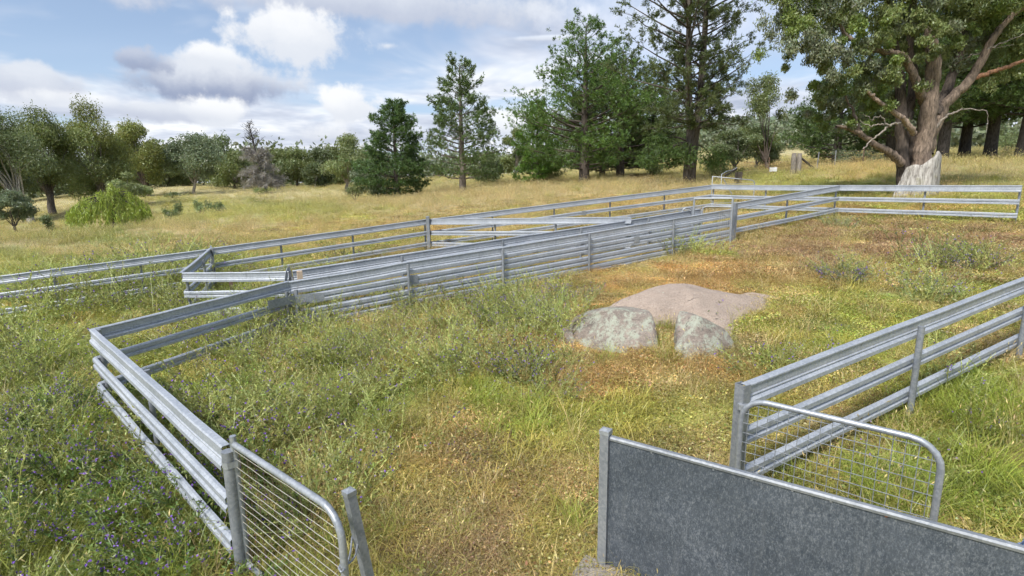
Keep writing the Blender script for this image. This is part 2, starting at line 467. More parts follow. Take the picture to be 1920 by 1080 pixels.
patches = [(b_[0], blob(*b_[1:5]), b_[5]) for b_ in [
    (LUSH, 150, 960, 330, 190, 4.0), (GREEN, 60, 700, 140, 120, 1.2), (BROWN, 215, 830, 70, 40, 1.5), (YGRN, 90, 620, 110, 50, .9),
    (GREEN, 430, 760, 200, 150, 2.4), (GREEN, 700, 740, 160, 80, 1.8), (YGRN, 360, 680, 130, 40, 2.2), (YGRN, 620, 640, 170, 60, 1.0), (GREEN, 330, 560, 340, 60, 1.3),
    (BROWN, 760, 870, 110, 60, 2.0), (STRAW, 910, 880, 160, 55, 4.8), (BROWN, 930, 920, 190, 60, 2.6), (BROWN, 850, 1035, 230, 55, 4.0), (GREEN, 800, 970, 120, 40, 2.0), (GREEN, 1000, 840, 140, 40, 1.6), (GREEN, 1060, 960, 80, 60, 2.0), (STRAW, 760, 930, 80, 30, 1.4), (BROWN, 560, 860, 90, 60, 1.4), (GREEN, 1060, 1010, 70, 60, 1.3), (GREEN, 700, 1050, 60, 50, 1.2),
    (YGRN, 1050, 800, 240, 80, 2.6), (GREEN, 950, 760, 90, 50, 1.2), (STRAW, 1050, 665, 110, 50, 4.0), (STRAW, 1250, 702, 240, 28, 3.6),
    (YGRN, 1220, 770, 190, 60, 2.2), (YGRN, 1550, 610, 190, 70, 5.0), (GREEN, 1640, 640, 200, 50, 1.0), (STRAW, 1350, 515, 190, 28, 5.0), (STRAW, 1180, 538, 100, 30, 3.4), (STRAW, 1480, 580, 50, 30, 2.4),
    (BROWN, 1620, 450, 260, 40, 4.0), (BROWN, 1420, 470, 100, 24, 2.6), (BROWN, 1830, 450, 120, 36, 1.7), (YGRN, 1350, 480, 50, 14, 1.2), (YGRN, 1800, 540, 120, 26, 1.4),
    (DIRT, 1895, 470, 40, 26, 2.0), (BROWN, 1500, 745, 60, 30, 1.0), (GREEN, 1830, 820, 190, 130, 2.2), (BROWN, 1720, 800, 60, 30, 1.2),
    (YGRN, 1440, 400, 60, 10, 1.4), (YGRN, 1750, 415, 200, 14, 1.6), (YGRN, 720, 455, 90, 12, 2.0), (YGRN, 560, 475, 120, 14, 1.0),
    (STRAW, 1000, 440, 200, 10, 1.0), (STRAW, 1200, 385, 140, 14, 1.3), (TAN, 900, 378, 340, 26, 5.0), (TAN, 450, 436, 260, 20, 4.5), (TAN, 150, 476, 170, 16, 3.6), (STRAW, 700, 425, 200, 14, 2.0), (TAN, 1240, 352, 170, 13, 3.0),
    (GREEN, 300, 450, 260, 8, .8), (YGRN, 420, 398, 280, 22, 3.6), (GREEN, 520, 388, 120, 8, 2.0), (GREEN, 150, 445, 160, 12, 1.5), (PALE, 420, 362, 280, 7, 3.0), (PALE, 110, 385, 100, 8, 1.8),
    (YGRN, 1620, 345, 260, 14, 1.6), (TAN, 1850, 325, 120, 18, 1.6), (BROWN, 1430, 312, 90, 7, 2.0), (STRAW, 1560, 395, 200, 8, 1.0), (YGRN, 1450, 330, 90, 8, 1.6),
    (STRAW, 1600, 310, 100, 8, 1.2), (PALE, 1480, 288, 60, 8, 3.0), (DIRT, 1210, 335, 50, 6, 2.0)]]
def kinds(x, y):
    """weights of the eight ground kinds at points (n, 8)"""
    W = np.zeros((len(x), 8))
    W[:, YGRN] = 0.42; W[:, TAN] = 0.10 + 0.35 * np.clip((np.hypot(x, y) - 22) / 25, 0, 1); W[:, GREEN] = 0.2; W[:, STRAW] = 0.12
    xx = x + (fbm(x, y, 1.1, 3, 31) - .5) * 1.6; yy = y + (fbm(x, y, 1.1, 3, 77) - .5) * 1.6
    for kd, bl, st in patches: W[:, kd] += st * blob_w(bl, xx, yy)
    for kd in range(8):
        nz = fbm(x, y, 1.9, 4, 100 + kd * 9)
        W[:, kd] *= np.clip((nz - 0.26) * 3.0, 0.02, None) ** 1.8
    W = W ** 1.5
    return W / W.sum(1, keepdims=True)
def ground_col(x, y):
    W = kinds(x, y)
    c_ = W @ PAL
    far_ = np.clip((np.hypot(x, y) - 18) / 22, 0, 1)[:, None] * .45
    c_ = c_ * (1 - far_) + far_ * (c_.mean(1, keepdims=True) * np.array([1.28, 1.10, .60]))
    return c_ * (0.75 + 0.5 * fbm(x, y, 3.0, 4, 9))[:, None]

# ------------------------------------------------------------------ ground
ang = np.unique(np.concatenate([np.linspace(-56, 56, 480), np.linspace(56, 304, 110)])[:-1])
ang = np.radians(ang)
rad = np.concatenate([[0.0], np.geomspace(0.5, 1900, 330)])
A, R_ = np.meshgrid(ang, rad[1:])
GX = R_ * np.sin(A); GY = R_ * np.cos(A)
GZ = ground_z(GX, GY)
near_n = np.clip(1 - np.hypot(GX, GY) / 30, 0, 1)
GZ = GZ + near_n * (fbm(GX, GY, 5.0, 3, 55) - 0.5) * 0.05
nA = len(ang); nR = len(rad) - 1
V = np.stack([GX.ravel(), GY.ravel(), GZ.ravel()], 1)
i_, j_ = np.meshgrid(np.arange(nR - 1), np.arange(nA), indexing='ij')
j2 = (j_ + 1) % nA
F = np.stack([i_ * nA + j_, i_ * nA + j2, (i_ + 1) * nA + j2, (i_ + 1) * nA + j_], -1).reshape(-1, 4)[:, ::-1]
mb = MB()
mb.add(V, F, ground_col(V[:, 0], V[:, 1]) * 0.80)
c0 = np.vstack([V[:nA], [[0, 0, gz(0, 0)]]])
mb.add(c0, np.array([(j, (j + 1) % nA, nA) for j in range(nA)]), PAL[LUSH])
def ground_mat():
    m_, k, out = mat('paddock_ground')
    a = k.node('ShaderNodeAttribute', attribute_name='tint')
    pos = k.node('ShaderNodeNewGeometry').outputs['Position']
    n1 = k.noise(pos, 45, 6, 0.7); n2 = k.noise(pos, 6, 6, 0.65); n3 = k.noise(pos, 0.6, 5, 0.6)
    f = k.m('ADD', k.m('MULTIPLY', n1, 0.5), k.m('ADD', k.m('MULTIPLY', n2, 0.35), k.m('MULTIPLY', n3, 0.25)))
    col = k.mix(1.0, a.outputs['Color'], k.ramp(f, [(0.38, (0.45, 0.42, 0.40)), (0.56, (1.0, 1.0, 1.0)), (0.72, (1.5, 1.45, 1.3))]), 'MULTIPLY')
    principled(k, out, Base_Color=col, Roughness=0.95, Normal=bump(k, n1, 0.8, 0.03))
    return m_
M_GROUND = ground_mat()
ground = mb.obj('ground', M_GROUND, color=True, smooth=True)
ground['kind'] = 'structure'

# ------------------------------------------------------------------ yard fences
def rail_vf(P, side, prof, thick=0.004):
    """sweep an open profile (u outward, v up) along a polyline; side = horizontal unit vector(s)"""
    P = np.asarray(P, float); prof = np.asarray(prof, float)
    d = np.gradient(prof, axis=0); nrm = np.stack([-d[:, 1], d[:, 0]], 1); nrm /= np.linalg.norm(nrm, axis=1)[:, None] + 1e-9
    loop = np.vstack([prof, (prof - nrm * thick)[::-1]])
    m_ = len(loop)
    V = np.concatenate([p + loop[:, :1] * side + loop[:, 1:] * np.array([0, 0, 1.]) for p in P])
    k = np.arange(m_); k2 = (k + 1) % m_
    F = np.concatenate([np.stack([i * m_ + k, i * m_ + k2, (i + 1) * m_ + k2, (i + 1) * m_ + k], 1) for i in range(len(P) - 1)])
    n_ = m_ // 2
    caps = []
    for base in (0, (len(P) - 1) * m_):
        for i in range(n_ - 1):
            caps.append((base + i, base + i + 1, base + m_ - 2 - i, base + m_ - 1 - i))
    return V, np.vstack([F, np.array(caps)])
TOPP = [(-.052, -.022), (-.052, .0), (-.004, .0), (.006, -.010), (.006, -.022), (-.004, -.032), (-.004, -.098), (.004, -.106), (.004, -.114), (-.002, -.122), (.022, -.146), (.022, -.184)]
MIDP = [(-.022, -.006), (-.018, .0), (.002, .0), (.022, -.022), (.022, -.070), (.006, -.082), (.006, -.092), (.026, -.112), (.026, -.148)]
def rail(parent, p0, p1, side, top=False, sag=0.0, name='rail', flip=False, m_=None, tall=1.0):
    """one rail from p0 to p1 (upper edge)"""
    o = np.array(parent.location)
    k = 8
    t = np.linspace(0, 1, k)[:, None]
    P = np.asarray(p0) * (1 - t) + np.asarray(p1) * t
    P[:, 2] -= sag * np.sin(np.pi * t[:, 0])
    P[1:-1] += rng.normal(0, .0018, (k - 2, 3))
    V, F = rail_vf(P - o, side, np.array(TOPP if top else MIDP) * np.array([1, max(tall, 0.95) if top else tall]))
    mb = MB(); mb.add(V, F)
    ob = mb.obj(name, m_ or M_RAIL, parent)
    return ob
def post(parent, x, y, h, r=0.028, below=0.05, base_z=None, m_=None, square=False, cap=False, lean=(0, 0), name='post'):
    o = np.array(parent.location)
    z = gz(x, y) if base_z is None else base_z
    P = np.array([(x, y, z - below), (x + lean[0] * .5, y + lean[1] * .5, z + h * .5), (x + lean[0], y + lean[1], z + h)]) - o
    mb = MB()
    if square:
        ax = np.array(square[0]) * r; ay = np.array(square[1]) * r
        c_ = (P[0] + P[2]) / 2
        V, F = box_vf(c_, ax, ay, (P[2] - P[0]) / 2); mb.add(V, F)
    else:
        add_tube(mb, P, r, 10)
    ob = mb.obj(name, m_ or M_POST, parent, smooth=not square)
    if cap:
        mb = MB()
        ax = np.array(square[0]) * r * 1.12; ay = np.array(square[1]) * r * 1.12
        c_ = P[2] + np.array([0, 0, .004])
        V, F = box_vf(c_, ax, ay, (0, 0, .014)); mb.add(V, F)
        V2 = np.array([c_ + ax + ay, c_ - ax + ay, c_ - ax - ay, c_ + ax - ay]) + np.array([0, 0, .014])
        mb.add(np.vstack([V2, [c_ + np.array([0, 0, .026])]]), [(0, 1, 4), (1, 2, 4), (2, 3, 4), (3, 0, 4)])
        mb.obj('cap', M_PIPE, ob)
    return ob
H3 = [1.0, 0.635, 0.295]             # upper edges of three rails
H4 = [1.0, 0.69, 0.40, 0.15]         # ... of four, as fraction of the height
def fence(name, label, nodes, side, heights, h=1.0, h1=None, posts=(), post_side=1, post_h=None, end_posts=(True, True), split=None, group='galvanised steel yard fences', r=0.028, tall=0.86):
    """nodes: list of (x, y) of a straight run (2) ; side: +1 face to the right of travel, -1 to the left"""
    (x0, y0), (x1, y1) = nodes
    h1 = h if h1 is None else h1
    e = empty(name, (x0, y0, gz(x0, y0)), label, 'fence', group)
    d = norm((x1 - x0, y1 - y0, 0)); n_ = np.array([d[1], -d[0], 0]) * side
    L = math.hypot(x1 - x0, y1 - y0)
    z0 = float(ground_z(np.array([x0]), np.array([y0]), False)[0]); z1 = float(ground_z(np.array([x1]), np.array([y1]), False)[0])
    cuts = [0] + list(split or []) + [1]
    for a, b in zip(cuts[:-1], cuts[1:]):
        for i, hh in enumerate(heights):
            pa = np.array((x0 + (x1 - x0) * a, y0 + (y1 - y0) * a, z0 + (z1 - z0) * a + hh * (h + (h1 - h) * a)))
            pb = np.array((x0 + (x1 - x0) * b, y0 + (y1 - y0) * b, z0 + (z1 - z0) * b + hh * (h + (h1 - h) * b)))
            gap = d * 0.0015
            j = rng.normal(0, 0.004, 2)
            rail(e, pa + gap + (0, 0, j[0]), pb - gap + (0, 0, j[1]), n_, i == 0, sag=abs(rng.normal(0, .009)), tall=tall)
            if split and b < 1:
                # splice plate over the joint, outside of the rail
                c_ = pb - np.array(e.location) + n_ * 0.034 + np.array([0, 0, -.075 if i else -.17])
                if i in (1,):
                    mb = MB(); mb.add(*box_vf(c_, d * 0.085, n_ * 0.003, (0, 0, .072))); mb.obj('splice_plate', M_PLATE, e)
    ts = list(posts)
    if end_posts[0]: ts = [0.0] + ts
    if end_posts[1]: ts = ts + [1.0]
    for t in ts:
        off = n_ * (0.064 if post_side > 0 else -0.085)
        x, y = x0 + (x1 - x0) * t + off[0], y0 + (y1 - y0) * t + off[1]
        if t == 0.0: x += d[0] * .03; y += d[1] * .03
        if t == 1.0: x -= d[0] * .03; y -= d[1] * .03
        hh = (h + (h1 - h) * t) * (post_h or (0.955 if post_side > 0 else 0.99))
        post(e, x, y, hh + (z0 + (z1 - z0) * t - gz(x, y)), r)
    return e, d, n_
def X(px, py, h): return tuple(hit(px, py, h)[:2])
GA, P2, P3 = X(416, 838, 1), X(168, 618, 1), X(541, 527, .9)
C5 = X(1373, 392, .9)
B0, B3 = X(548, 507, .9), X(1314, 391, .9)
D0, DE, E2 = X(1377, 381, 1), X(1575, 347, 1), X(1917, 347.5, 1)
F0, F1, Fc, Fb, Fa = X(1335, 346, 1), X(800, 411, 1), X(396, 466, 1), X(94, 505, 1), X(0, 527, 1)
Hc, He = X(341, 511, 1), X(541, 508.5, .95)
G1 = X(1184, 406, 1)
RG, R2 = X(1399, 722, 1), X(1921, 524, 1)
d_ = norm(np.subtract(R2, RG)); R3 = tuple(np.array(R2) + d_ * 2.2)
d_ = norm(np.subtract(Fa, Fb)); Fz = tuple(np.array(Fb) + np.array((-1.0, -0.55)) * 4.0)

FA = fence('yard_fence', 'bright three-rail panel running from the left corner down to the left mesh gate', (P2, GA), 1, H3, posts=[0.50], post_side=-1, end_posts=(True, False))
FB = fence('yard_fence', 'three-rail panel with dark inner face from the left corner to the race', (P2, P3), 1, H3, 1.0, 0.9, posts=[], end_posts=(False, False))
Cts = []
def tfor(px, a, b):
    """parameter along a-b whose ground point shows at column px"""
    ts = np.linspace(0, 1, 2001); P = np.array(a)[None] * (1 - ts[:, None]) + np.array(b)[None] * ts[:, None]
    z = ground_z(P[:, 0], P[:, 1], False) + 0.5
    u = proj(np.column_stack([P, z]))[:, 0]
    return float(ts[np.argmin(abs(u - px))])
C_ts = [tfor(px, P3, C5) for px in (765, 941, 1102, 1259)]
FC = fence('race_fence', 'long near side of the double race with four close-set rails and slim posts', (P3, C5), 1, H4, .9, posts=C_ts, post_side=1, end_posts=(False, False), tall=1.2, split=[tfor(775, P3, C5), tfor(1192, P3, C5)])
FCb = fence('race_fence', 'far side of the double race just behind the long near side', (B0, B3), 1, H4, .9, posts=[.2, .42, .62, .82], post_side=1, end_posts=(False, True), tall=1.2, split=[.5])
FD = fence('yard_fence', 'short three-rail panel climbing from the tall race post to the back corner', (D0, DE), 1, H3, 1.0, posts=[.5], post_side=-1, end_posts=(False, True))
FE = fence('yard_fence', 'three-rail back panel in front of the big gum tree stump', (DE, E2), 1, H3, 1.0, posts=[tfor(1731, DE, E2)], post_side=-1, end_posts=(False, True))
FF0 = fence('yard_fence', 'three-rail back panel passing behind the climbing panel, below the far pipe gate', (F0, DE), 1, H3, 1.0, posts=[tfor(1433, F0, DE)], post_side=-1, end_posts=(True, False))
FF1 = fence('yard_fence', 'long three-rail outer fence along the dry grass, right of the tall post', (F1, F0), 1, H3, 1.0, posts=[tfor(px, F1, F0) for px in (925, 1041, 1146, 1248)], post_side=-1, end_posts=(False, False), split=[.5])
FF2 = fence('yard_fence', 'three-rail outer fence between the tall post and the angled end plate', (Fc, F1), 1, H3, 1.0, posts=[tfor(530, Fc, F1), tfor(664, Fc, F1)], post_side=-1, end_posts=(False, True))
FF3 = fence('yard_fence', 'outer fence half sunk in tall weeds left of the angled end plate', (Fb, Fc), 1, H3, 1.0, posts=[tfor(267, Fb, Fc)], post_side=-1, end_posts=(True, False))
FF4 = fence('yard_fence', 'last outer fence panel turning down out of the left picture edge', (Fz, Fb), 1, H3, .95, 1.0, posts=[], post_side=-1, end_posts=(True, False))
FH1 = fence('yard_fence', 'short wing panel from the angled end plate to the inner left corner', (Hc, Fc), 1, H3, 1.0, posts=[.55], post_side=1, end_posts=(True, False))
FH2 = fence('yard_fence', 'low three-rail panel from the inner left corner to the race mouth', (Hc, He), 1, H3, 1.0, .95, posts=[], post_side=-1, end_posts=(False, False))
FG = fence('yard_fence', 'three-rail cross panel from the tall outer post to the race', (F1, G1), 1, H3, 1.0, 1.0, posts=[tfor(926, F1, G1), tfor(1040, F1, G1)], post_side=-1, end_posts=(True, False))
FR = fence('yard_fence', 'near three-rail fence rising from the right mesh gate to the right picture edge', (RG, R3), 1, H3, 1.0, posts=[tfor(1703, RG, R3), tfor(1908, RG, R3)], post_side=1, end_posts=(False, True), r=0.03)

# ends of the race: posts, plates, timber block
e = empty('race_mouth_post', (*P3, gz(*P3)), 'pair of upright posts with joining plates where the race begins', 'post')
o = np.array(e.location); dB = norm((P3[0] - P2[0], P3[1] - P2[1], 0)); dC = FC[1]; nB = FB[2]; nC = FC[2]
post(e, P3[0] + nC[0] * .10 - dC[0] * .06, P3[1] + nC[1] * .10 - dC[1] * .06, .74, .026)
post(e, P3[0] + nC[0] * .10 + dC[0] * .10, P3[1] + nC[1] * .10 + dC[1] * .10, .74, .034)
for hh in (0.60, 0.22):
    pm = np.array((*P3, gz(*P3) + hh)) - o + nC * 0.05
    mb = MB()
    P = np.array([pm - dB * .55, pm + dC * .02, pm + dC * .55])
    nn = [nB, norm(nB + nC), nC]
    Vv = []
    for p_, n_ in zip(P, nn):
        for a in (0.145, 0.139):
            Vv += [p_ + n_ * a + (0, 0, .07), p_ + n_ * a - (0, 0, .07)]
    Vv = np.array(Vv)
    Ff = []
    for i in range(2):
        a = i * 4; b = a + 4
        Ff += [(a, a + 1, b + 1, b), (a + 2, b + 2, b + 3, a + 3), (a, b, b + 2, a + 2), (a + 1, a + 3, b + 3, b + 1)]
    Ff += [(0, 2, 3, 1), (8, 9, 11, 10)]
    mb.add(Vv, Ff); mb.obj('joining_plate', M_PLATE, e)
mb = MB(); pm = np.array((B0[0], B0[1], gz(*B0))) - o
mb.add(*box_vf(pm + dC * .10 + nC * .30 + (0, 0, .50), dC * .045, nC * .06, (0, 0, .42))); mb.obj('timber_block', M_TANBLOCK, e)
def dog_plate(label, xy, d, h=1.14):
    """upright slide plate with a slanted, rounded top"""
    e = empty('slide_plate', (*xy, gz(*xy)), label, 'plate')
    mb = MB()
    prof = [(-.10, 0), (.10, 0), (.10, h - .16), (.085, h - .06), (.04, h), (0.0, h), (-.06, h - .10), (-.10, h - .30)]
    d = norm((d[0], d[1], 0)); n_ = np.array([d[1], -d[0], 0])
    Vv = [d * u + np.array([0, 0, v]) + n_ * s for s in (-.006, .006) for u, v in prof]
    k = len(prof)
    for i in range(k): mb.add([Vv[i], Vv[(i + 1) % k], Vv[k + (i + 1) % k], Vv[k + i]], [(0, 1, 2, 3)])
    mb.add(Vv[:k], [tuple(range(k))[::-1]]); mb.add(Vv[k:], [tuple(range(k))])
    mb.obj('plate', M_PLATE, e)
    mb = MB(); add_tube(mb, [n_ * .05 + d * .06 + (0, 0, -.05), n_ * .05 + d * .06 + (0, 0, h - .18)], .024, 8); mb.obj('post', M_POST, e, smooth=True)
dog_plate('thin upright plate with slanted top on the outer fence at the left', (Fc[0] + .02, Fc[1] - .06), (.55, -.35), 1.10)
dog_plate('small pale upright plate with pointed top at the race mouth', (He[0] - .03, He[1] + .02), (.25, .6), 1.02)
tp = X(800, 411, 1.0)
e = empty('tall_fence_post', (F1[0], F1[1], gz(*F1)), 'tall square post where the cross panel leaves the outer fence', 'post')
post(e, F1[0] + .05, F1[1] - .10, 1.06, .05, square=((1, 0, 0), (0, 1, 0)), cap=True)
tp = X(1370, 453, 0)
e = empty('race_end_post', (*C5, gz(*C5)), 'tall wide post at the right end of the race', 'post')
post(e, C5[0] + .07, C5[1] - .02, 1.06, .045, square=((.9, .45, 0), (-.45, .9, 0)), cap=True)
q = X(435, 540, 0.15)
e = empty('star_picket', (*q, gz(*q)), 'rusty brown short picket standing in the weeds by the race mouth', 'post')
post(e, q[0], q[1], .55, .03, m_=M_RUSTPOST)
o = np.array(e.location); mb = MB(); mb.add(*box_vf((0.0, -.02, .3), (.045, 0, 0), (0, .004, 0), (0, 0, .25))); mb.obj('flange', M_RUSTPOST, e)

# ------------------------------------------------------------------ mesh gates
def arc(c_, a, b, r, n=6):
    t = np.linspace(0, math.pi / 2, n)[:, None]
    return c_ + a * np.cos(t) * r + b * np.sin(t) * r
def mesh_gate(label, hx, d, L, zb, zt, rh=0.16, hinge_round=False, nv=12, nh=11, m_wire=M_WIRE, pipe_r=0.021, drop=0.0):
    """pipe frame gate: hinge foot hx, direction d, length L; wires are parts"""
    e = empty('mesh_gate', hx, label, 'gate', None)
    d = norm((*d, drop)); up = np.array([0, 0, 1.])
    mb = MB()
    p = []
    if hinge_round:
        p += [up * zb, up * (zt - rh)]
        p += list(arc(up * (zt - rh) + d * rh, -d, up, rh))[1:]
    else:
        add_tube(mb, [up * (zb - .03), up * (zt + .06)], pipe_r * 1.05, 10)
        p += [up * zt]
    p += list(arc(up * (zt - rh) + d * (L - rh), up, d, rh))
    p += [up * (zb + .05) + d * L]
    P = np.array(p)
    add_tube(mb, P, pipe_r, 10)
    add_tube(mb, [up * (zb + .05), up * (zb + .05) + d * L], pipe_r, 10)
    fr = mb.obj('frame', M_PIPE, e, smooth=True)
    n_ = np.array([d[1], -d[0], 0])
    for i in range(nh):
        z = zb + .09 + (zt - zb - .13) * i / (nh - 1)
        a, b = 0.0, L
        if z > zt - rh: b = L - rh + math.sqrt(max(rh ** 2 - (z - zt + rh) ** 2, 0))
        if hinge_round and z > zt - rh: a = L - b
        P = np.array([d * (a + (b - a) * t) + up * (z + (rng.normal(0, .003) if 0 < t < 1 else 0)) + n_ * .006 for t in np.linspace(0, 1, 6)])
        mb = MB(); add_tube(mb, P, .0026 if hinge_round else .0018, 5); mb.obj('wire', m_wire, e)
    for i in range(nv):
        s = L * (i + .7) / (nv + .4)
        zz_ = zt
        if s > L - rh: zz_ = zt - rh + math.sqrt(max(rh ** 2 - (s - L + rh) ** 2, 0))
        if hinge_round and s < rh: zz_ = zt - rh + math.sqrt(max(rh ** 2 - (rh - s) ** 2, 0))
        P = np.array([d * s + up * (zb + .05), d * s + up * (zz_ - .005)])
        mb = MB(); add_tube(mb, P, .0026 if hinge_round else .0014, 5); mb.obj('upright_wire', m_wire if hinge_round else M_RUSTPOST, e)
    return e, d
# left gate: hinge beside the end post of the bright panel
zA = gz(*GA)
ep = empty('gate_post', (GA[0], GA[1], zA), 'round galvanised hinge post with strap at the lower left', 'post')
dA = FA[1]; nA_ = FA[2]
GP = np.array(X(427, 846, .99)); post(ep, GP[0], GP[1], 0.99, .042)
HL = np.array(X(437, 826, 1.06)); gl_end = np.array(X(641, 1004, .92)); dl = norm(gl_end - HL)
mesh_gate('left mesh gate with one rounded corner and many fine rails', (HL[0], HL[1], gz(*HL)), dl, float(np.linalg.norm(gl_end - HL)), .06, 1.03, .17, nv=11, nh=15)
mb = MB()   # strap round post and gate pipe
o = np.array(ep.location); pc = np.array((GP[0], GP[1], zA + .90)) - o
pg = np.array((HL[0], HL[1], zA + .90)) - o
dd = norm(pg - pc); nn = np.array([-dd[1], dd[0], 0])
ring = [pc + nn * .048, pg + nn * .03] + [pg + dd * .032 * math.cos(a) + nn * .03 * math.sin(a) for a in (.9, 0, -.9)] + [pg - nn * .03, pc - nn * .048] + [pc - dd * .046 * math.cos(a) - nn * .046 * math.sin(a) for a in (.9, 0, -.9)]
k = len(ring)
for i in range(k):
    a, b = ring[i], ring[(i + 1) % k]
    mb.add([a - (0, 0, .024), b - (0, 0, .024), b + (0, 0, .024), a + (0, 0, .024)], [(0, 1, 2, 3)])
mb.obj('hinge_strap', M_PIPE, ep)
LP = np.array(X(655, 930, 1.0))
dlp = np.array([dl[0], dl[1], 0]); nlp = np.array([dl[1], -dl[0], 0])
e = empty('latch_post', (LP[0], LP[1], gz(*LP)), 'square capped latch post beside the left mesh gate', 'post')
post(e, LP[0] + .15, LP[1] - .02, 1.0, .027, square=(dlp, nlp), cap=True, lean=(-.15, .02))
mb = MB()
zc = gz(*LP) + .70
a0 = np.array((*gl_end, zc)); b0 = np.array((LP[0] + .045, LP[1], zc + .02))
path = [a0 + nlp * .028 - dlp * .01, a0 + nlp * .03 + dlp * .03, (a0 + b0) / 2 + nlp * .02 - (0, 0, .02), b0 - dlp * .045 + nlp * .02, b0 - dlp * .05 - nlp * .02, (a0 + b0) / 2 - nlp * .02 - (0, 0, .03), a0 - nlp * .028, a0 - dlp * .028, a0 + nlp * .028 - dlp * .01]
add_tube(mb, smooth_path(path, 4), .006, 6)
tag(mb.obj('tie_wire', M_POST, origin=a0, smooth=True), 'loop of tie wire holding the left mesh gate to its latch post', 'wire')
# right gate
HR = np.array(X(1393, 745, .98)); re_ = np.array(X(1752, 880, .82)); dr = norm(re_ - HR)
mesh_gate('right mesh gate with two rounded corners and square wire mesh', (HR[0], HR[1], gz(*HR)), dr, float(np.linalg.norm(re_ - HR)) + .03, .06, 0.96, .17, True, nv=17, nh=11, m_wire=M_PIPE)
zR = gz(*RG)
e = empty('gate_post', (RG[0], RG[1], zR), 'open channel hinge post at the low end of the right fence', 'post')
dR = FR[1]; nR_ = FR[2]
mb = MB()   # C channel
for (u, v, hu, hv) in ((-.04, 0, .003, .04), (0, .04, .04, .003), (0, -.04, .04, .003)):
    mb.add(*box_vf(dR * (u - .01) + nR_ * (v - .02) + (0, 0, .47), dR * hu, nR_ * hv, (0, 0, .52)))
mb.obj('channel', M_POST, e)
mb = MB(); add_tube(mb, [nR_ * .02 - dR * .05 + (0, 0, .80), nR_ * .02 - dR * .05 + (0, 0, .845)], .034, 10); mb.obj('hinge_collar', M_PIPE, e)

# ------------------------------------------------------------------ sheet panel
S0 = np.array(X(1136, 810, 1.05)); S1 = np.array(X(1905, 1014, 1.05)); dS = norm((*(S1 - S0), 0)); nS = np.array([dS[1], -dS[0], 0])
LS = 2.6
zs0 = gz(*S0); zt0 = float(hit(1136, 810, 1.05)[2]); zt1 = float(hit(1905, 1014, 1.05)[2])
slope = (zt1 - zt0) / np.linalg.norm(S1 - S0)
e = empty('sheet_panel', (S0[0], S0[1], zs0), 'solid dark galvanised sheet panel in the right foreground', 'panel')
o = np.array(e.location)
dSs = dS + np.array([0, 0, slope])
T0 = np.array((0, 0, zt0 - zs0 - .035))
mb = MB(); c_ = dS * .015
Vv = []
for s in (-.004, .004):
    for q in (T0 + c_, T0 + c_ + dSs * LS, c_ + dSs * LS - (0, 0, .12), c_ - (0, 0, .04)):
        Vv.append(q + nS * s)
mb.add(Vv, [(0, 1, 2, 3), (7, 6, 5, 4), (0, 4, 5, 1), (1, 5, 6, 2), (3, 2, 6, 7), (0, 3, 7, 4)])
sh = mb.obj('sheet', M_SHEET, e)
mb = MB()   # folded top edge
for s0, s1, n_ in ((0.0, LS, 0),):
    a = T0 + c_ + (0, 0, .006)
    prof = [(.009, -.016), (.011, -.002), (.007, .006), (-.010, .007), (-.026, .002), (-.028, -.016)]
    V, F = rail_vf(np.array([a + dSs * t * LS for t in np.linspace(0, 1, 6)]), nS, prof, .003)
    mb.add(V, F)
mb.obj('folded_edge', M_POST, e)
post(e, S0[0], S0[1], zt0 - zs0, .030, square=(dS, nS), cap=True, name='end_post')
for px, py in ((1662, 965), (1815, 1003)):
    dd = ydir(px, py); t = ((np.array((*S0, 0)) - C_O) @ nS) / (dd @ nS)
    pt = C_O + dd * t - o
    mb = MB(); add_tube(mb, [pt + nS * .004, pt + nS * .010], .009, 10); mb.obj('rusty_bolt', M_RUST, e, smooth=False)
for px, py in ((1338, 880), (1410, 899), (1486, 919), (1558, 939), (1222, 848)):
    dd = ydir(px, py); t = ((np.array((*S0, 0)) - C_O) @ nS) / (dd @ nS)
    pt = C_O + dd * t - o
    mb = MB(); add_tube(mb, [pt + nS * .004, pt + nS * .008], .006, 8); mb.obj('rivet', M_POST, e)
# timber sleeper at its foot
q = hit(1105, 1074, 0.05); zq = gz(q[0], q[1])
e = empty('timber_sleeper', (q[0], q[1], zq), 'weathered grey timber sleeper end at the foot of the sheet panel', 'timber')
mb = MB(); V, F = box_vf(dS * .55 - nS * (-.02) + (0, 0, .03), dS * .62, nS * .11, (0, 0, .045))
V += rng.normal(0, .006, V.shape); mb.add(V, F); mb.obj('plank', M_TIMBER, e)
# blue checked cloth
q = hit(1921, 993, 0.55)
def cloth_mat():
    m_, k, out = mat('blue_checked_cloth')
    tc = k.node('ShaderNodeTexCoord').outputs['Object']
    sp = k.node('ShaderNodeSeparateXYZ'); k.set(sp.inputs[0], tc)
    def st(a): return k.m('GREATER_THAN', k.m('FRACT', k.m('MULTIPLY', a, 55.0)), 0.8)
    g = k.m('MAXIMUM', st(k.m('ADD', sp.outputs[0], sp.outputs[1])), st(sp.outputs[2]))
    principled(k, out, Base_Color=k.mix(g, (0.10, 0.22, 0.58, 1), (0.62, 0.72, 0.88, 1)), Roughness=0.9)
    return m_
e = empty('checked_cloth', (q[0] + .16, q[1], gz(q[0] + .16, q[1])), 'blue and white checked cloth hung just behind the sheet panel at the right edge', 'cloth')
mb = MB(); nu, nv_ = 14, 18
top = q[2] - e.location[2] + .02
U, Vv = np.meshgrid(np.linspace(-.16, .30, nu), np.linspace(0, 1, nv_))
yy = 0.05 * np.sin(U * 30) * (0.3 + .7 * Vv) + 0.03 * np.cos(U * 17 + Vv * 5)
zz_ = top - Vv * (top - .02) + np.where(Vv < .2, -abs(U - .0) * .25, 0)
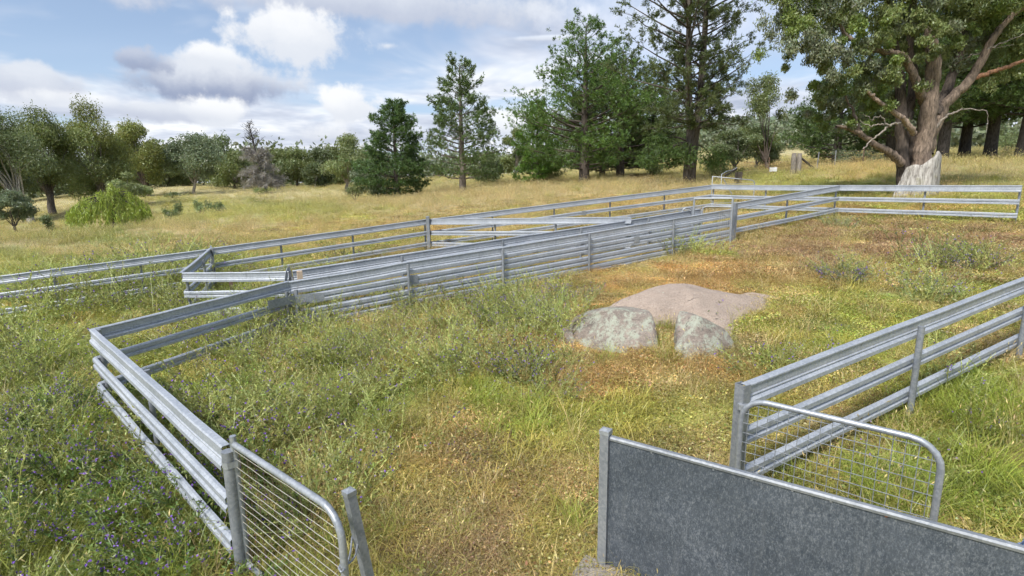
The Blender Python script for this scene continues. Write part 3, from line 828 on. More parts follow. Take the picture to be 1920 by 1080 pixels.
G = np.stack([U, yy, zz_], -1).reshape(-1, 3)
F = np.array([(i * nu + j, i * nu + j + 1, (i + 1) * nu + j + 1, (i + 1) * nu + j) for i in range(nv_ - 1) for j in range(nu - 1)])
mb.add(G, F); mb.obj('cloth_sheet', cloth_mat(), e, smooth=True)
mb = MB(); add_tube(mb, [(.0, .0, -.05), (.0, .0, top - .03)], .02, 8); mb.obj('stake', M_POST, e)

# ------------------------------------------------------------------ far gate frame and handling gear at the race end
g0, g1 = np.array(X(1302, 372, 1.25)), np.array(X(1374, 371, 1.25))
e = empty('drafting_gate_frame', (*g0, gz(*g0)), 'pipe portal frame with small mesh gate at the far end of the race', 'gate')
o = np.array(e.location); dd = norm((*(g1 - g0), 0)); Lg = float(np.linalg.norm(g1 - g0))
dz_ = gz(*g1) - o[2]
mb = MB(); add_tube(mb, [(0, 0, -.05), (0, 0, 1.25)], .028, 8); mb.obj('upright', M_PIPE, e, smooth=True)
mb = MB(); add_tube(mb, [dd * Lg + (0, 0, -.05), dd * Lg + (0, 0, 1.25)], .028, 8); mb.obj('upright', M_PIPE, e, smooth=True)
mb = MB(); add_tube(mb, [(0, 0, 1.25), dd * Lg + (0, 0, 1.25)], .024, 8); mb.obj('top_pipe', M_PIPE, e, smooth=True)
mb = MB(); P = [dd * .22 + (0, 0, .15), dd * .22 + (0, 0, .92)] + list(arc(dd * .34 + np.array([0, 0, .92]), -dd, np.array([0, 0, 1.]), .12))[1:] + [dd * Lg + (0, 0, 1.04)]
add_tube(mb, P, .02, 8); mb.obj('gate_frame', M_PIPE, e, smooth=True)
for i in range(14):
    s = .26 + (Lg - .3) * i / 13
    mb = MB(); add_tube(mb, [dd * s + (0, 0, .2), dd * s + (0, 0, 1.02)], .004, 4); mb.obj('bar', M_WIRE, e)
lp = np.array(X(1289, 392, .95))
e = empty('pipe_loop_handle', (*lp, gz(*lp)), 'small bent pipe hoop standing beside the portal frame', 'handle')
t = np.linspace(0, math.pi, 12); P = np.array([(-.14, 0, -.02), (-.14, 0, .85)] + [(-.14 * math.cos(a), 0, .86 + .12 * math.sin(a)) for a in t] + [(.14, 0, .85), (.14, 0, -.02)])
mb = MB(); add_tube(mb, P, .02, 8); mb.obj('hoop', M_PIPE, e, smooth=True)

# pipe gate leaning and loading rail beyond the corner of the outer fence
y0_ = 21.5
def A3(px, py, y): return at(px, py, y)
pA, pB = A3(1336, 331, y0_), A3(1413, 338, y0_)
e = empty('pipe_gate', (pA[0], pA[1], gz(pA[0], pA[1])), 'thin pipe gate standing behind the back fence corner', 'gate')
o = np.array(e.location)
P = [(0, 0, -.05), pA - o, pB - o - (0.1, 0, -.01)] + [pB - o + (.0, 0, -.03), pB - o + (.05, 0, -.12)] + [np.array([pB[0] - o[0] + .05, pB[1] - o[1], .1]), (0, 0, .1)]
mb = MB(); add_tube(mb, P, .022, 8); mb.obj('frame', M_PIPE, e, smooth=True)
mb = MB(); add_tube(mb, [A3(1357, 336, y0_) - o, A3(1372, 364, y0_) - o], .018, 8); mb.obj('brace', M_PIPE, e, smooth=True)
for z in (.35, .6, .85):
    mb = MB(); add_tube(mb, [(0, 0, z), (pB[0] - o[0] + .05, pB[1] - o[1], z)], .006, 5); mb.obj('wire', M_WIRE, e)
y1_ = 27.0
pA = A3(1353, 342, y1_)
e = empty('loading_ramp_rail', (pA[0], pA[1], gz(pA[0], pA[1])), 'bent white pipe handrail climbing to dark timber posts behind the pipe gate', 'handrail')
o = np.array(e.location)
mb = MB(); add_tube(mb, [(0, 0, -.05), A3(1353, 327, y1_) - o, A3(1363, 321, y1_ + .8) - o, A3(1374, 319, y1_ + 1.5) - o, A3(1382, 314, y1_ + 2) - o], .022, 8); mb.obj('handrail', M_PIPE, e, smooth=True)
mb = MB(); V, F = box_vf(A3(1371, 323, y1_ + 1) - o, (A3(1382, 317, y1_ + 2) - A3(1360, 329, y1_)) / 2, (.02, 0, 0), (0, 0, .05)); mb.add(V, F); mb.obj('ramp_plank', M_DARKTIMBER, e)
for px in (1382, 1388):
    p = A3(px, 326, y1_ + 2.2); zb = gz(p[0], p[1])
    mb = MB(); V, F = box_vf(np.array((p[0], p[1], zb + .28)) - o, (.09, 0, 0), (0, .09, 0), (0, 0, .36)); mb.add(V, F); mb.obj('timber_post', M_DARKTIMBER, e)

# boundary wire fence with strainer posts, sign and brace
FENCE_Y = 35.0
def gp(px, y):
    x = (C_O + ydir(px, 330) * y)[0]
    return np.array((x, y, gz(x, y)))
e = empty('boundary_fence', tuple(gp(1392, 30)), 'old wire boundary fence with leaning steel posts behind the back yard', 'fence')
o = np.array(e.location)
pl = [gp(1392, 31), gp(1487, FENCE_Y), gp(1530, 35.5), gp(1563, 36), gp(1640, 37)]
for z in (.35, .6, .85, 1.05):
    for a, b in zip(pl[:-1], pl[1:]):
        mb = MB(); add_tube(mb, [a - o + (0, 0, z), b - o + (0, 0, z)], .006, 4); mb.obj('wire', M_RUSTPOST, e)
for i, (px, y) in enumerate(((1530, 35.5), (1563, 36), (1440, 33.2), (1615, 36.8))):
    p = gp(px, y) - o
    mb = MB(); add_tube(mb, [p - (0, 0, .1), p + (.06 if i == 0 else 0, 0, 1.2)], .03, 6); mb.obj('picket', M_POST if i < 2 else M_RUSTPOST, e)
for i, (px, hh, lab) in enumerate(((1486, 1.35, 'left one of two lichen grey strainer posts beside the sign'), (1496, 1.30, 'right one of two lichen grey strainer posts, with a brace'))):
    p = gp(px, 35.2)
    e = empty('strainer_post', tuple(p), lab, 'post', 'pair of timber strainer posts')
    mb = MB(); add_tube(mb, np.array([(0, 0, -.1), (.01, 0, .5), (-.01, 0, 1.0), (0.0, 0, hh)]), [.17, .155, .16, .14], 9); mb.obj('trunk_post', M_TIMBER, e)
    if i:
        mb = MB(); add_tube(mb, [(.12, 0, 1.0), (1.35, .1, .12)], .07, 7); mb.obj('brace', M_DARKTIMBER, e)
p = gp(1448, 33.4)
e = empty('blank_sign', tuple(p), 'small blank white sign hung on the boundary fence', 'sign')
mb = MB(); mb.add(*box_vf((0, -.05, .42), (.24, 0, 0), (0, .006, 0), (0, 0, .13))); mb.obj('sign_plate', M_SIGN, e)
mb = MB(); add_tube(mb, [(.05, 0.0, -.05), (.05, 0.0, .6)], .02, 6); mb.obj('picket', M_RUSTPOST, e)

# ------------------------------------------------------------------ granite boulders
def rock_mat(name, lichen, pink):
    m_, k, out = mat(name)
    pos = k.node('ShaderNodeNewGeometry').outputs['Position']
    n1 = k.noise(pos, 3.0, 7, 0.65); n2 = k.noise(pos, 55, 4, 0.7); n3 = k.noise(k.vm('ADD', pos, (5, 3, 1)), 9.0, 10, 0.80, 0.3); n4 = k.noise(pos, 26, 6, 0.75)
    col = k.ramp(n1, [(0.30, tuple(np.array(pink) * (.5 if lichen < .5 else .72))), (0.5, tuple(np.array(pink) * (.8 if lichen < .5 else .9))), (0.66, pink)])
    col = k.mix(k.m('MULTIPLY', k.ss(n2, 0.54, 0.66), 0.55), col, (0.12, 0.105, 0.10, 1))
    col = k.mix(k.m('MULTIPLY', k.ss(n2, 0.44, 0.36), 0.5), col, (0.52, 0.47, 0.42, 1))
    col = k.mix(k.m('MULTIPLY', k.m('MULTIPLY', k.ss(n3, lichen, lichen + 0.09), k.ss(k.noise(k.vm('ADD', pos, (2, 8, 4)), 4.5, 5, 0.6), 0.44, 0.56)), 0.85), col, k.mix(n4, (0.29, 0.32, 0.25, 1), (0.52, 0.55, 0.45, 1)))
    col = k.mix(k.m('MULTIPLY', k.ss(n4, 0.53, 0.62), 0.6 if lichen < .5 else 0.3), col, (0.10, 0.09, 0.08, 1))
    h = k.m('ADD', k.m('MULTIPLY', n2, 0.5), n4)
    vc = k.node('ShaderNodeTexVoronoi', feature='DISTANCE_TO_EDGE'); vc.inputs['Scale'].default_value = 1.5
    k.set(vc.inputs['Vector'], k.vm('ADD', pos, k.vm('SCALE', k.noise(pos, 3, 4, 0.6, 0, 1), scale=0.35)))
    crack = k.m('MULTIPLY', k.ss(vc.outputs['Distance'], 0.010, 0.002), k.ss(n1, 0.56, 0.66))
    col = k.mix(k.m('MULTIPLY', crack, 0.8), col, (0.05, 0.045, 0.04, 1))
    h = k.m('SUBTRACT', h, crack)
    principled(k, out, Base_Color=col, Roughness=0.92, Normal=bump(k, h, 0.9, 0.03))
    return m_
M_ROCK_L = rock_mat('lichen_granite', 0.43, (0.33, 0.275, 0.23))
M_ROCK_S = rock_mat('pink_granite', 0.58, (0.42, 0.335, 0.27))
def rock(label, pts, mtl, pw=5.0, rough=0.05, seed=1, name='granite_boulder', top=0.92):
    """pts: (px, py, height) outline; radial dome over the outline, rim heights interpolate the shoulder"""
    W3 = np.array([hit(px, py, h) for px, py, h in pts])
    hs = np.array([p[2] for p in pts])
    # resample the closed outline
    n_ = 64
    cl = np.vstack([W3[-1:], W3, W3[:2]]); hcl = np.concatenate([hs[-1:], hs, hs[:2]])
    seg = len(pts)
    t = np.arange(n_) / n_ * seg; i = t.astype(int); f = (t - i)[:, None]
    def cr(A_):
        a, b, c_, d = A_[i], A_[i + 1], A_[i + 2], A_[(i + 3) % len(A_)] if False else np.vstack([A_, A_[3:4]])[np.minimum(i + 3, len(A_))]
        return 0.5 * (2 * b + (c_ - a) * f + (2 * a - 5 * b + 4 * c_ - d) * f ** 2 + (3 * b - a - 3 * c_ + d) * f ** 3)
    O = cr(cl[:, :2]); Hh = np.clip(cr(hcl[:, None])[:, 0], 0, None)
    ctr = O.mean(0)
    gbase = float(ground_z(np.array([ctr[0]]), np.array([ctr[1]]), False)[0])
    rings = np.concatenate([[1.0, 1.0], np.linspace(0.985, 0.9, 6), np.linspace(0.86, 0.06, 20)])
    Hm = max(hs)
    V = []
    for q, s in enumerate(rings):
        xy = ctr + (O - ctr) * s
        g = ground_z(xy[:, 0], xy[:, 1], False)
        if q == 0: z = g - 0.15
        else:
            sh = np.clip(1 - s ** pw, 0, 1) ** 0.5                # shoulder
            z = g + Hh * s + (Hm * top) * (1 - s) + 0 * sh
            z = g + (z - g) * np.clip(sh * 1.15, 0, 1)
            if s == 1.0: z = g - 0.02
        nz = (fbm(xy[:, 0], xy[:, 1], 2.2, 4, seed) - .5) * rough * 2 + (fbm(xy[:, 0] + z, xy[:, 1] - z, 7, 3, seed + 3) - .5) * rough * .7
        off = (O - ctr) / (np.linalg.norm(O - ctr, axis=1)[:, None] + 1e-9) * ((fbm(xy[:, 0] * 1.0 + 3, z * 3 + xy[:, 1], 4.0, 3, seed + 9) - .5) * rough * 1.2)[:, None]
        V.append(np.column_stack([xy + off * (s > .8), z + nz * (q > 1)]))
    zc = V[-1][:, 2].mean()
    V = np.vstack(V + [np.array([[*ctr, zc]])])
    F = []
    m_ = len(rings)
    k = np.arange(n_); k2 = (k + 1) % n_
    F = np.concatenate([np.stack([a * n_ + k, a * n_ + k2, (a + 1) * n_ + k2, (a + 1) * n_ + k], 1) for a in range(m_ - 1)])
    mb = MB(); org = (*ctr, gbase)
    area = np.sum(O[:, 0] * np.roll(O[:, 1], -1) - np.roll(O[:, 0], -1) * O[:, 1])
    if area < 0: F = F[:, ::-1]
    mb.add(V, F)
    c_ = len(V) - 1
    T = np.stack([(m_ - 1) * n_ + k, (m_ - 1) * n_ + k2, np.full(n_, c_)], 1)
    mb.f.append(T if area > 0 else T[:, ::-1]); mb.mi.append(np.zeros(len(T), int))
    o = mb.obj(name, mtl, origin=org, smooth=True)
    tag(o, label, 'boulder', 'granite boulders in the yard')
    return o
rock('broad low pinkish granite slab behind the two lichen boulders', [(1380, 624, 0), (1418, 592, 0), (1456, 563, 0), (1405, 552, .10), (1345, 541, .26), (1285, 527, .42), (1225, 531, .42), (1165, 551, .36), (1125, 572, .26), (1165, 582, .24), (1230, 588, .22), (1268, 588, .22), (1325, 600, .16)], M_ROCK_S, 5.0, .018, 3, top=1.0)
rock('rounded left boulder with pale lichen and grass at its foot', [(1233, 666, 0), (1190, 663, 0), (1130, 658, 0), (1085, 646, 0), (1056, 622, 0.02), (1062, 600, .20), (1105, 580, .34), (1165, 573, .38), (1218, 580, .42), (1232, 592, .40), (1236, 628, .20)], M_ROCK_L, 10.0, .020, 11, top=1.16)
rock('wedge-shaped right boulder crusted with pale green lichen', [(1263, 675, 0), (1300, 676, 0), (1345, 668, 0), (1376, 645, 0.05), (1368, 622, .18), (1320, 596, .34), (1278, 583, .42), (1266, 590, .42), (1266, 630, .20)], M_ROCK_L, 10.0, .020, 23, top=1.12)
rock('small stone half buried left of the rounded boulder', [(1078, 650, 0), (1052, 645, 0), (1040, 628, 0), (1050, 614, .10), (1075, 612, .14)], M_ROCK_L, 4.0, .02, 31)
rock('flat stone ridge at the right tip of the granite slab', [(1468, 562, 0), (1440, 566, 0), (1390, 552, .02), (1400, 547, .07), (1430, 550, .08), (1462, 556, .04)], M_ROCK_S, 4.0, .02, 37)

# ------------------------------------------------------------------ plants: prototypes
PROTO = bpy.data.collections.new('plant_prototypes')     # never linked to the scene itself
def vary(n, lo=0.75, hi=1.25, hue=0.06):
    b = rng.uniform(lo, hi, (n, 1)); return np.clip(b + rng.normal(0, hue, (n, 3)), 0.05, None)
def add_blades(mb, n, R, h, w, bend, col, lie=0.25, mi=0, base=None, tipcol=None):
    a = rng.uniform(0, 2 * np.pi, n); r = R * np.sqrt(rng.uniform(0, 1, n))
    B = np.column_stack([r * np.cos(a), r * np.sin(a), np.full(n, -0.01)]) if base is None else base
    L = rng.uniform(h[0], h[1], n)
    az = rng.uniform(0, 2 * np.pi, n); tilt = np.abs(rng.normal(0, lie, n))
    D = np.column_stack([np.cos(az) * np.sin(tilt), np.sin(az) * np.sin(tilt), np.cos(tilt)])
    hz_ = np.column_stack([np.cos(az), np.sin(az), np.zeros(n)])
    bd = rng.uniform(0.3, 1.0, n) * bend
    S = np.column_stack([-np.sin(az), np.cos(az), np.zeros(n)]) * 0.5
    tw = rng.uniform(-1, 1, n)[:, None]; S = S * np.cos(tw) + D * 0 + hz_ * np.sin(tw) * 0.5
    W_ = (w * rng.uniform(0.7, 1.3, n))[:, None]
    lv = []
    for t, ww in ((0, 1.0), (0.45, 0.9), (0.8, 0.55)):
        c_ = B + D * (L * t)[:, None] + hz_ * (bd * L * t * t)[:, None] - np.array([0, 0, 1.]) * (bd * L * t * t * 0.45)[:, None]
        lv += [c_ - S * W_ * ww, c_ + S * W_ * ww]
    t = 1.0
    tip = B + D * L[:, None] + hz_ * (bd * L)[:, None] - np.array([0, 0, 1.]) * (bd * L * 0.5)[:, None]
    V = np.stack(lv + [tip], 1)                      # n,7,3
    i = np.arange(n)[:, None] * 7
    F4 = np.concatenate([i + np.array([[0, 1, 3, 2]]), i + np.array([[2, 3, 5, 4]])])
    F3 = i + np.array([[4, 5, 6]])
    cc = np.repeat((np.asarray(col) * vary(n))[:, None], 7, 1)
    if tipcol is not None:
        f = np.array([0, 0, .35, .35, .8, .8, 1.0])[None, :, None]; cc = cc * (1 - f) + f * np.asarray(tipcol) * cc.mean(2, keepdims=True) / np.mean(col)
    mb.add(V.reshape(-1, 3), F4, cc.reshape(-1, 3), mi)
    mb.f.append(F3 + (mb.n - n * 7)); mb.mi.append(np.full(n, mi))
    return tip, D
def add_leaves(mb, C, N, L, W_, col, mi=0, fold=0.0):
    """diamond leaf cards: centres C, long axis N"""
    n = len(C)
    N = N / (np.linalg.norm(N, axis=1)[:, None] + 1e-9)
    r = rng.normal(0, 1, (n, 3)); S = np.cross(N, r); S /= np.linalg.norm(S, axis=1)[:, None] + 1e-9
    L = np.broadcast_to(L, (n,))[:, None]; W_ = np.broadcast_to(W_, (n,))[:, None]
    V = np.stack([C - N * L * .5, C + S * W_ * .5 + N * L * .05, C + N * L * .5, C - S * W_ * .5 + N * L * .05], 1)
    F = np.arange(n * 4).reshape(n, 4)
    col = np.asarray(col)
    cc = col if col.ndim == 2 else np.tile(col, (n, 1))
    mb.add(V.reshape(-1, 3), F, np.repeat(cc, 4, 0), mi)
def proto(name, mb):
    o = bpy.data.objects.new(name, mb.mesh(name, [M_VEG, M_FLOWER, M_STALK], (0, 0, 0), False, True))
    return o
M_STALK = leaf_mat('plain_stalk', False)
ONE = np.ones(3)
def make_mat(seedcol):
    mb = MB(); n = 560
    a = rng.uniform(0, 2 * np.pi, n); r = 0.38 * np.sqrt(rng.uniform(0, 1, n))
    C = np.column_stack([r * np.cos(a), r * np.sin(a), rng.uniform(0.0, 0.055, n) * (1 - r / .6)])
    N = rng.normal(0, 1, (n, 3)); N[:, 2] *= 0.45
    add_leaves(mb, C, N, rng.uniform(.012, .034, n), rng.uniform(.008, .022, n), vary(n, .55, 1.4, .10))
    add_blades(mb, 90, 0.38, (.05, .15), .0042, 1.4, ONE * 1.05, .95)
    return mb
def make_tuft(n=34, R=0.06, h=(.10, .30), w=.0055, bend=.9, lie=.38):
    mb = MB(); add_blades(mb, n, R, h, w, bend, ONE, lie, tipcol=(1.25, 1.15, .8)); return mb
def make_dry(n=26, R=0.10, h=(.18, .42), heads=True):
    mb = MB()
    tip, D = add_blades(mb, n, R, h, .0030, .55, ONE, .28)
    if heads:
        k = n // 2
        add_leaves(mb, tip[:k], D[:k] + rng.normal(0, .35, (k, 3)), rng.uniform(.03, .07, k), .011, vary(k, .95, 1.45, .05))
    return mb
def make_straw():
    mb = MB(); add_blades(mb, 210, .34, (.06, .22), .0034, 1.2, ONE, 1.1)
    n = 200; a = rng.uniform(0, 2 * np.pi, n); r = .35 * np.sqrt(rng.uniform(0, 1, n))
    add_leaves(mb, np.column_stack([r * np.cos(a), r * np.sin(a), rng.uniform(0, .06, n)]), rng.normal(0, 1, (n, 3)) * (1, 1, .5), rng.uniform(.01, .025, n), rng.uniform(.006, .014, n), vary(n, .5, 1.4, .08))
    return mb
def add_bugloss(mb, ns, R, h, lie, lcol=ONE, flower=0.5, leaf=1.0, side_shoots=True):
    for s in range(ns):
        a = rng.uniform(0, 2 * np.pi); r = R * math.sqrt(rng.uniform(0, 1))
        L = rng.uniform(*h); az = a + rng.normal(0, .7); tilt = abs(rng.normal(lie, .22))
        D = np.array([math.cos(az) * math.sin(tilt), math.sin(az) * math.sin(tilt), math.cos(tilt)]); hz_ = np.array([math.cos(az), math.sin(az), 0])
        t = np.linspace(0, 1, 6)[:, None]
        P = np.array([r * math.cos(a), r * math.sin(a), -.01]) + D * L * t + hz_ * L * .22 * t ** 2 - np.array([0, 0, 1]) * L * .10 * t ** 2 + np.cumsum(rng.normal(0, .012 * L, (6, 3)), 0) * t
        sh = vary(1, .8, 1.2, .04)
        V, F = tube_vf(P, np.linspace(.0034, .0018, 6), 3); mb.add(V, F, np.tile(lcol * 1.1 * sh, (len(V), 1)))
        n = int(34 * leaf)
        tt = rng.uniform(.05, 1.0, n)
        C = np.column_stack([np.interp(tt, t[:, 0], P[:, i]) for i in range(3)])
        N = rng.normal(0, .8, (n, 3)) + D * .9
        LL = (.075 - .050 * tt) * rng.uniform(.6, 1.2, n)
        N /= np.linalg.norm(N, axis=1)[:, None]
        add_leaves(mb, C + N * LL[:, None] * .5, N, LL, .012 + .004 * (1 - tt), lcol * sh * vary(n, .7, 1.25, .05))
        if side_shoots:
            for q in range(rng.integers(1, 4)):
                t0 = rng.uniform(.35, .8); b0 = np.array([np.interp(t0, t[:, 0], P[:, i]) for i in range(3)])
                d2 = norm(D + rng.normal(0, .6, 3)); l2 = L * rng.uniform(.15, .32)
                P2_ = b0 + d2 * l2 * np.linspace(0, 1, 3)[:, None]
                V, F = tube_vf(P2_, [.0022, .002, .0014], 3); mb.add(V, F, np.tile(lcol * sh, (len(V), 1)))
                m_ = 9; ts = rng.uniform(.1, 1, m_); C = b0 + d2 * l2 * ts[:, None]; N = rng.normal(0, .8, (m_, 3)) + d2
                add_leaves(mb, C, N, rng.uniform(.015, .035, m_), .009, lcol * sh * vary(m_, .7, 1.25, .05))
                if rng.uniform() < flower: add_leaves(mb, np.array([b0 + d2 * l2 * u for u in (.7, .85, 1.0)]) + rng.normal(0, .006, (3, 3)), rng.normal(0, 1, (3, 3)), .019, .016, ONE, 1)
        nf = rng.binomial(7, flower)
        if nf:
            tt = rng.uniform(.5, 1.0, nf)
            C = np.column_stack([np.interp(tt, t[:, 0], P[:, i]) for i in range(3)]) + rng.normal(0, .012, (nf, 3))
            for rep in range(2): add_leaves(mb, C, rng.normal(0, 1, (nf, 3)), .021, .017, ONE, 1)
    return mb
kinds_of = {
    'mat': [make_mat(i) for i in range(4)],
    'tuft': [make_tuft(95, .24) for i in range(3)] + [make_tuft(120, .26, (.08, .20), .005, 1.1, .5)],
    'long': [make_tuft(110, .20, (.22, .55), .0050, 1.0, .36) for i in range(3)],
    'dry': [make_dry() for i in range(3)] + [make_dry(18, .06, (.3, .6))],
    'straw': [make_straw() for i in range(3)],
    'bug': [add_bugloss(MB(), 24, .34, (.28, .55), .55, flower=.15, leaf=.5) for i in range(4)] + [add_bugloss(MB(), 18, .26, (.45, .80), .42, flower=.10, leaf=.5) for i in range(2)],
    'field': [make_dry(60, .35, (.16, .42)) for i in range(3)],
    'fieldg': [make_tuft(60, .30, (.12, .34), .008, .8, .35) for i in range(3)],
}
# ------------------------------------------------------------------ scatter
def scatter(name, label, kind, xyz, scale, icol, tilt=0.08):
    n = len(xyz)
    colx = bpy.data.collections.new('proto_' + name)
    for i, mb in enumerate(kinds_of[kind]): colx.objects.link(proto('%s_%02d' % (name, i), mb))
    me = bpy.data.meshes.new(name)
    me.vertices.add(n); me.vertices.foreach_set('co', np.asarray(xyz).ravel())
    rot = np.column_stack([rng.normal(0, tilt, n), rng.normal(0, tilt, n), rng.uniform(0, 6.283, n)])
    for nm, typ, key, arr in (('rot', 'FLOAT_VECTOR', 'vector', rot), ('scl', 'FLOAT', 'value', scale), ('icol', 'FLOAT_COLOR', 'color', np.column_stack([icol, np.ones(n)])), ('pick', 'INT', 'value', rng.integers(0, len(kinds_of[kind]), n))):
        a = me.attributes.new(nm, typ, 'POINT'); a.data.foreach_set(key, np.ascontiguousarray(arr).ravel())
    o = bpy.data.objects.new(name, me); COL.objects.link(o)
    o['kind'] = 'stuff'; o['label'] = label; o['category'] = 'grass' if kind[:3] != 'bug' else 'weed'
    ng = bpy.data.node_groups.new('scatter_' + name, 'GeometryNodeTree')
    ng.interface.new_socket('Geometry', in_out='INPUT', socket_type='NodeSocketGeometry')
    ng.interface.new_socket('Geometry', in_out='OUTPUT', socket_type='NodeSocketGeometry')
    N_ = ng.nodes; L_ = ng.links
    gi = N_.new('NodeGroupInput'); go = N_.new('NodeGroupOutput')
    ip = N_.new('GeometryNodeInstanceOnPoints')
    ci = N_.new('GeometryNodeCollectionInfo'); ci.inputs['Collection'].default_value = colx
    ci.inputs['Separate Children'].default_value = True; ci.inputs['Reset Children'].default_value = True
    m2p = N_.new('GeometryNodeMeshToPoints')
    L_.new(gi.outputs[0], m2p.inputs[0]); L_.new(m2p.outputs[0], ip.inputs['Points']); L_.new(ci.outputs[0], ip.inputs['Instance'])
    ip.inputs['Pick Instance'].default_value = True
    for nm, dt, sock in (('pick', 'INT', 'Instance Index'), ('rot', 'FLOAT_VECTOR', None), ('scl', 'FLOAT', 'Scale')):
        a = N_.new('GeometryNodeInputNamedAttribute'); a.data_type = dt; a.inputs['Name'].default_value = nm
        if sock: L_.new(a.outputs['Attribute'], ip.inputs[sock])
        else:
            e2r = N_.new('FunctionNodeEulerToRotation'); L_.new(a.outputs['Attribute'], e2r.inputs[0]); L_.new(e2r.outputs[0], ip.inputs['Rotation'])
    L_.new(ip.outputs[0], go.inputs[0])
    md = o.modifiers.new('scatter', 'NODES'); md.node_group = ng
    return o
HALF = math.radians(60)
def sample(D0, r0, rmin, rmax, dens=None, half=HALF, pw=2.0):
    """random ground points: D0 per square metre out to r0, thinning as (r0/r)^pw beyond"""
    rr = np.geomspace(rmin, rmax, 4000); d = D0 * np.minimum(1, (r0 / rr) ** pw)
    cum = np.concatenate([[0], np.cumsum(0.5 * (d[1:] * rr[1:] + d[:-1] * rr[:-1]) * np.diff(rr))]) * 2 * half
    n = int(cum[-1])
    r = np.interp(rng.uniform(0, cum[-1], n), cum, rr); a = rng.uniform(-half, half, n)
    x, y = r * np.sin(a), r * np.cos(a)
    if dens is not None:
        keep = rng.uniform(0, 1, n) < dens(x, y); x, y = x[keep], y[keep]
    return x, y
rock_foot = [blob(1150, 622, 88, 42), blob(1318, 632, 58, 40), blob(1290, 572, 140, 34)]
def off_rocks(x, y):
    k = np.ones(len(x), bool)
    for c0, Mi in rock_foot:
        q = Mi @ np.stack([x - c0[0], y - c0[1]]); k &= (q ** 2).sum(0) > 0.80
    # nor through the sheet panel's foot
    return k
def place(x, y):
    return np.column_stack([x, y, ground_z(x, y) + np.clip(1 - np.hypot(x, y) / 30, 0, 1) * (fbm(x, y, 5.0, 3, 55) - 0.5) * 0.05])
weeds = [(blob(*b_[:4]), b_[4]) for b_ in [(430, 780, 190, 150, .85), (150, 950, 330, 190, 1.1), (300, 540, 330, 40, 1.8), (120, 535, 180, 26, 1.6), (60, 660, 170, 110, .9), (980, 590, 110, 40, 1.2), (960, 720, 90, 60, .8),
         (640, 700, 150, 80, .75), (700, 850, 100, 80, .4), (850, 620, 130, 50, 1.1), (760, 640, 110, 40, .9), (500, 620, 120, 40, .9), (560, 900, 120, 120, .9), (1585, 520, 45, 18, .8), (1790, 498, 80, 16, 1.1), (1730, 550, 70, 30, .8), (1575, 420, 40, 10, .9), (1700, 408, 90, 8, .7),
         (1450, 690, 60, 26, .5), (1840, 780, 200, 130, .22), (1180, 775, 120, 40, .25), (1330, 592, 0.1 * 300, 10, .0), (1310, 470, 40, 12, .5), (600, 490, 150, 14, .5)]]
def weed_d(x, y):
    t = np.zeros(len(x))
    for bl, s in weeds: t += s * blob_w(bl, x, y)
    a_, b_ = np.array(P2), np.array(GA); ab = (b_ - a_) / np.linalg.norm(b_ - a_); q_ = (x - a_[0]) * ab[1] - (y - a_[1]) * ab[0]
    t = np.where(abs(q_) < .30, t * .12, t)
    return np.clip(t * np.clip((fbm(x, y, 1.5, 4, 300) - .38) * 4.5, 0, 1.3), 0, 1)
def shade(n, lo=.8, hi=1.2): return rng.uniform(lo, hi, (n, 1))

x, y = sample(16, 9, 1.0, 30); k = off_rocks(x, y); x, y = x[k], y[k]
C_ = ground_col(x, y); C_ = C_ * (0.45 + 1.0 * rng.uniform(0, 1, (len(x), 1)))
scatter('ground_cover', 'low clover and dry leaf litter covering the yard floor', 'mat', place(x, y), rng.uniform(.6, 1.3, len(x)) * (.5 + fbm(x, y, 2.2, 3, 820)) * np.clip(np.hypot(x, y) / 12, 1, 1.5), C_ * 1.2)
def d_green(x, y):
    W = kinds(x, y); return np.clip(W[:, GREEN] * .8 + W[:, LUSH] * 1.0 + W[:, YGRN] * .38, 0, 1) * np.clip((fbm(x, y, 2.6, 3, 400) - .3) * 3, 0.05, 1)
x, y = sample(36, 7, 1.0, 26, d_green); k = off_rocks(x, y); x, y = x[k], y[k]
W = kinds(x, y); C_ = (W[:, [GREEN, LUSH]].sum(1, keepdims=True) * np.array([(0.22, 0.28, 0.065)]) + W[:, [YGRN]] * np.array([(.42, .41, .10)]) + W[:, [STRAW, BROWN, TAN]].sum(1, keepdims=True) * np.array([(.46, .37, .14)])) / W[:, [GREEN, LUSH, YGRN, STRAW, BROWN, TAN]].sum(1, keepdims=True)
scatter('grass_tufts', 'short green grass tufts through the yard', 'tuft', place(x, y), rng.uniform(.6, 1.25, len(x)), C_ * shade(len(x), .75, 1.3))
long_b = [(blob(*b_[:4]), b_[4]) for b_ in [(1830, 840, 190, 130, 1.2), (1560, 900, 120, 60, 1.0), (200, 980, 330, 150, .9), (1070, 1010, 60, 50, 3.0), (700, 1050, 60, 45, 3.0), (1160, 662, 40, 12, 4), (1250, 655, 14, 30, 4), (880, 1000, 60, 20, .8), (60, 720, 150, 100, .5), (400, 520, 320, 30, .8), (960, 770, 50, 40, .7), (720, 452, 60, 10, .5)]]
def d_long(x, y):
    t = np.zeros(len(x))
    for bl, s in long_b: t += s * blob_w(bl, x, y)
    return np.clip(t, 0, 1) * np.clip((fbm(x, y, 2.2, 3, 500) - .25) * 2.6, 0.1, 1)
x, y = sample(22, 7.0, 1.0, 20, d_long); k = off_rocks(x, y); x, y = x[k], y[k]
scatter('long_grass', 'long bright green grass in clumps', 'long', place(x, y), rng.uniform(.45, .9, len(x)), np.array([(.25, .34, .06)]) * shade(len(x), .65, 1.35) * np.where((x < -.8) & (y < 5.5), .62, 1.0)[:, None] + rng.uniform(0, .09, (len(x), 1)) * np.array([(1, .75, .25)]))  # grass colour cut at the near left: the corner's shade is painted in
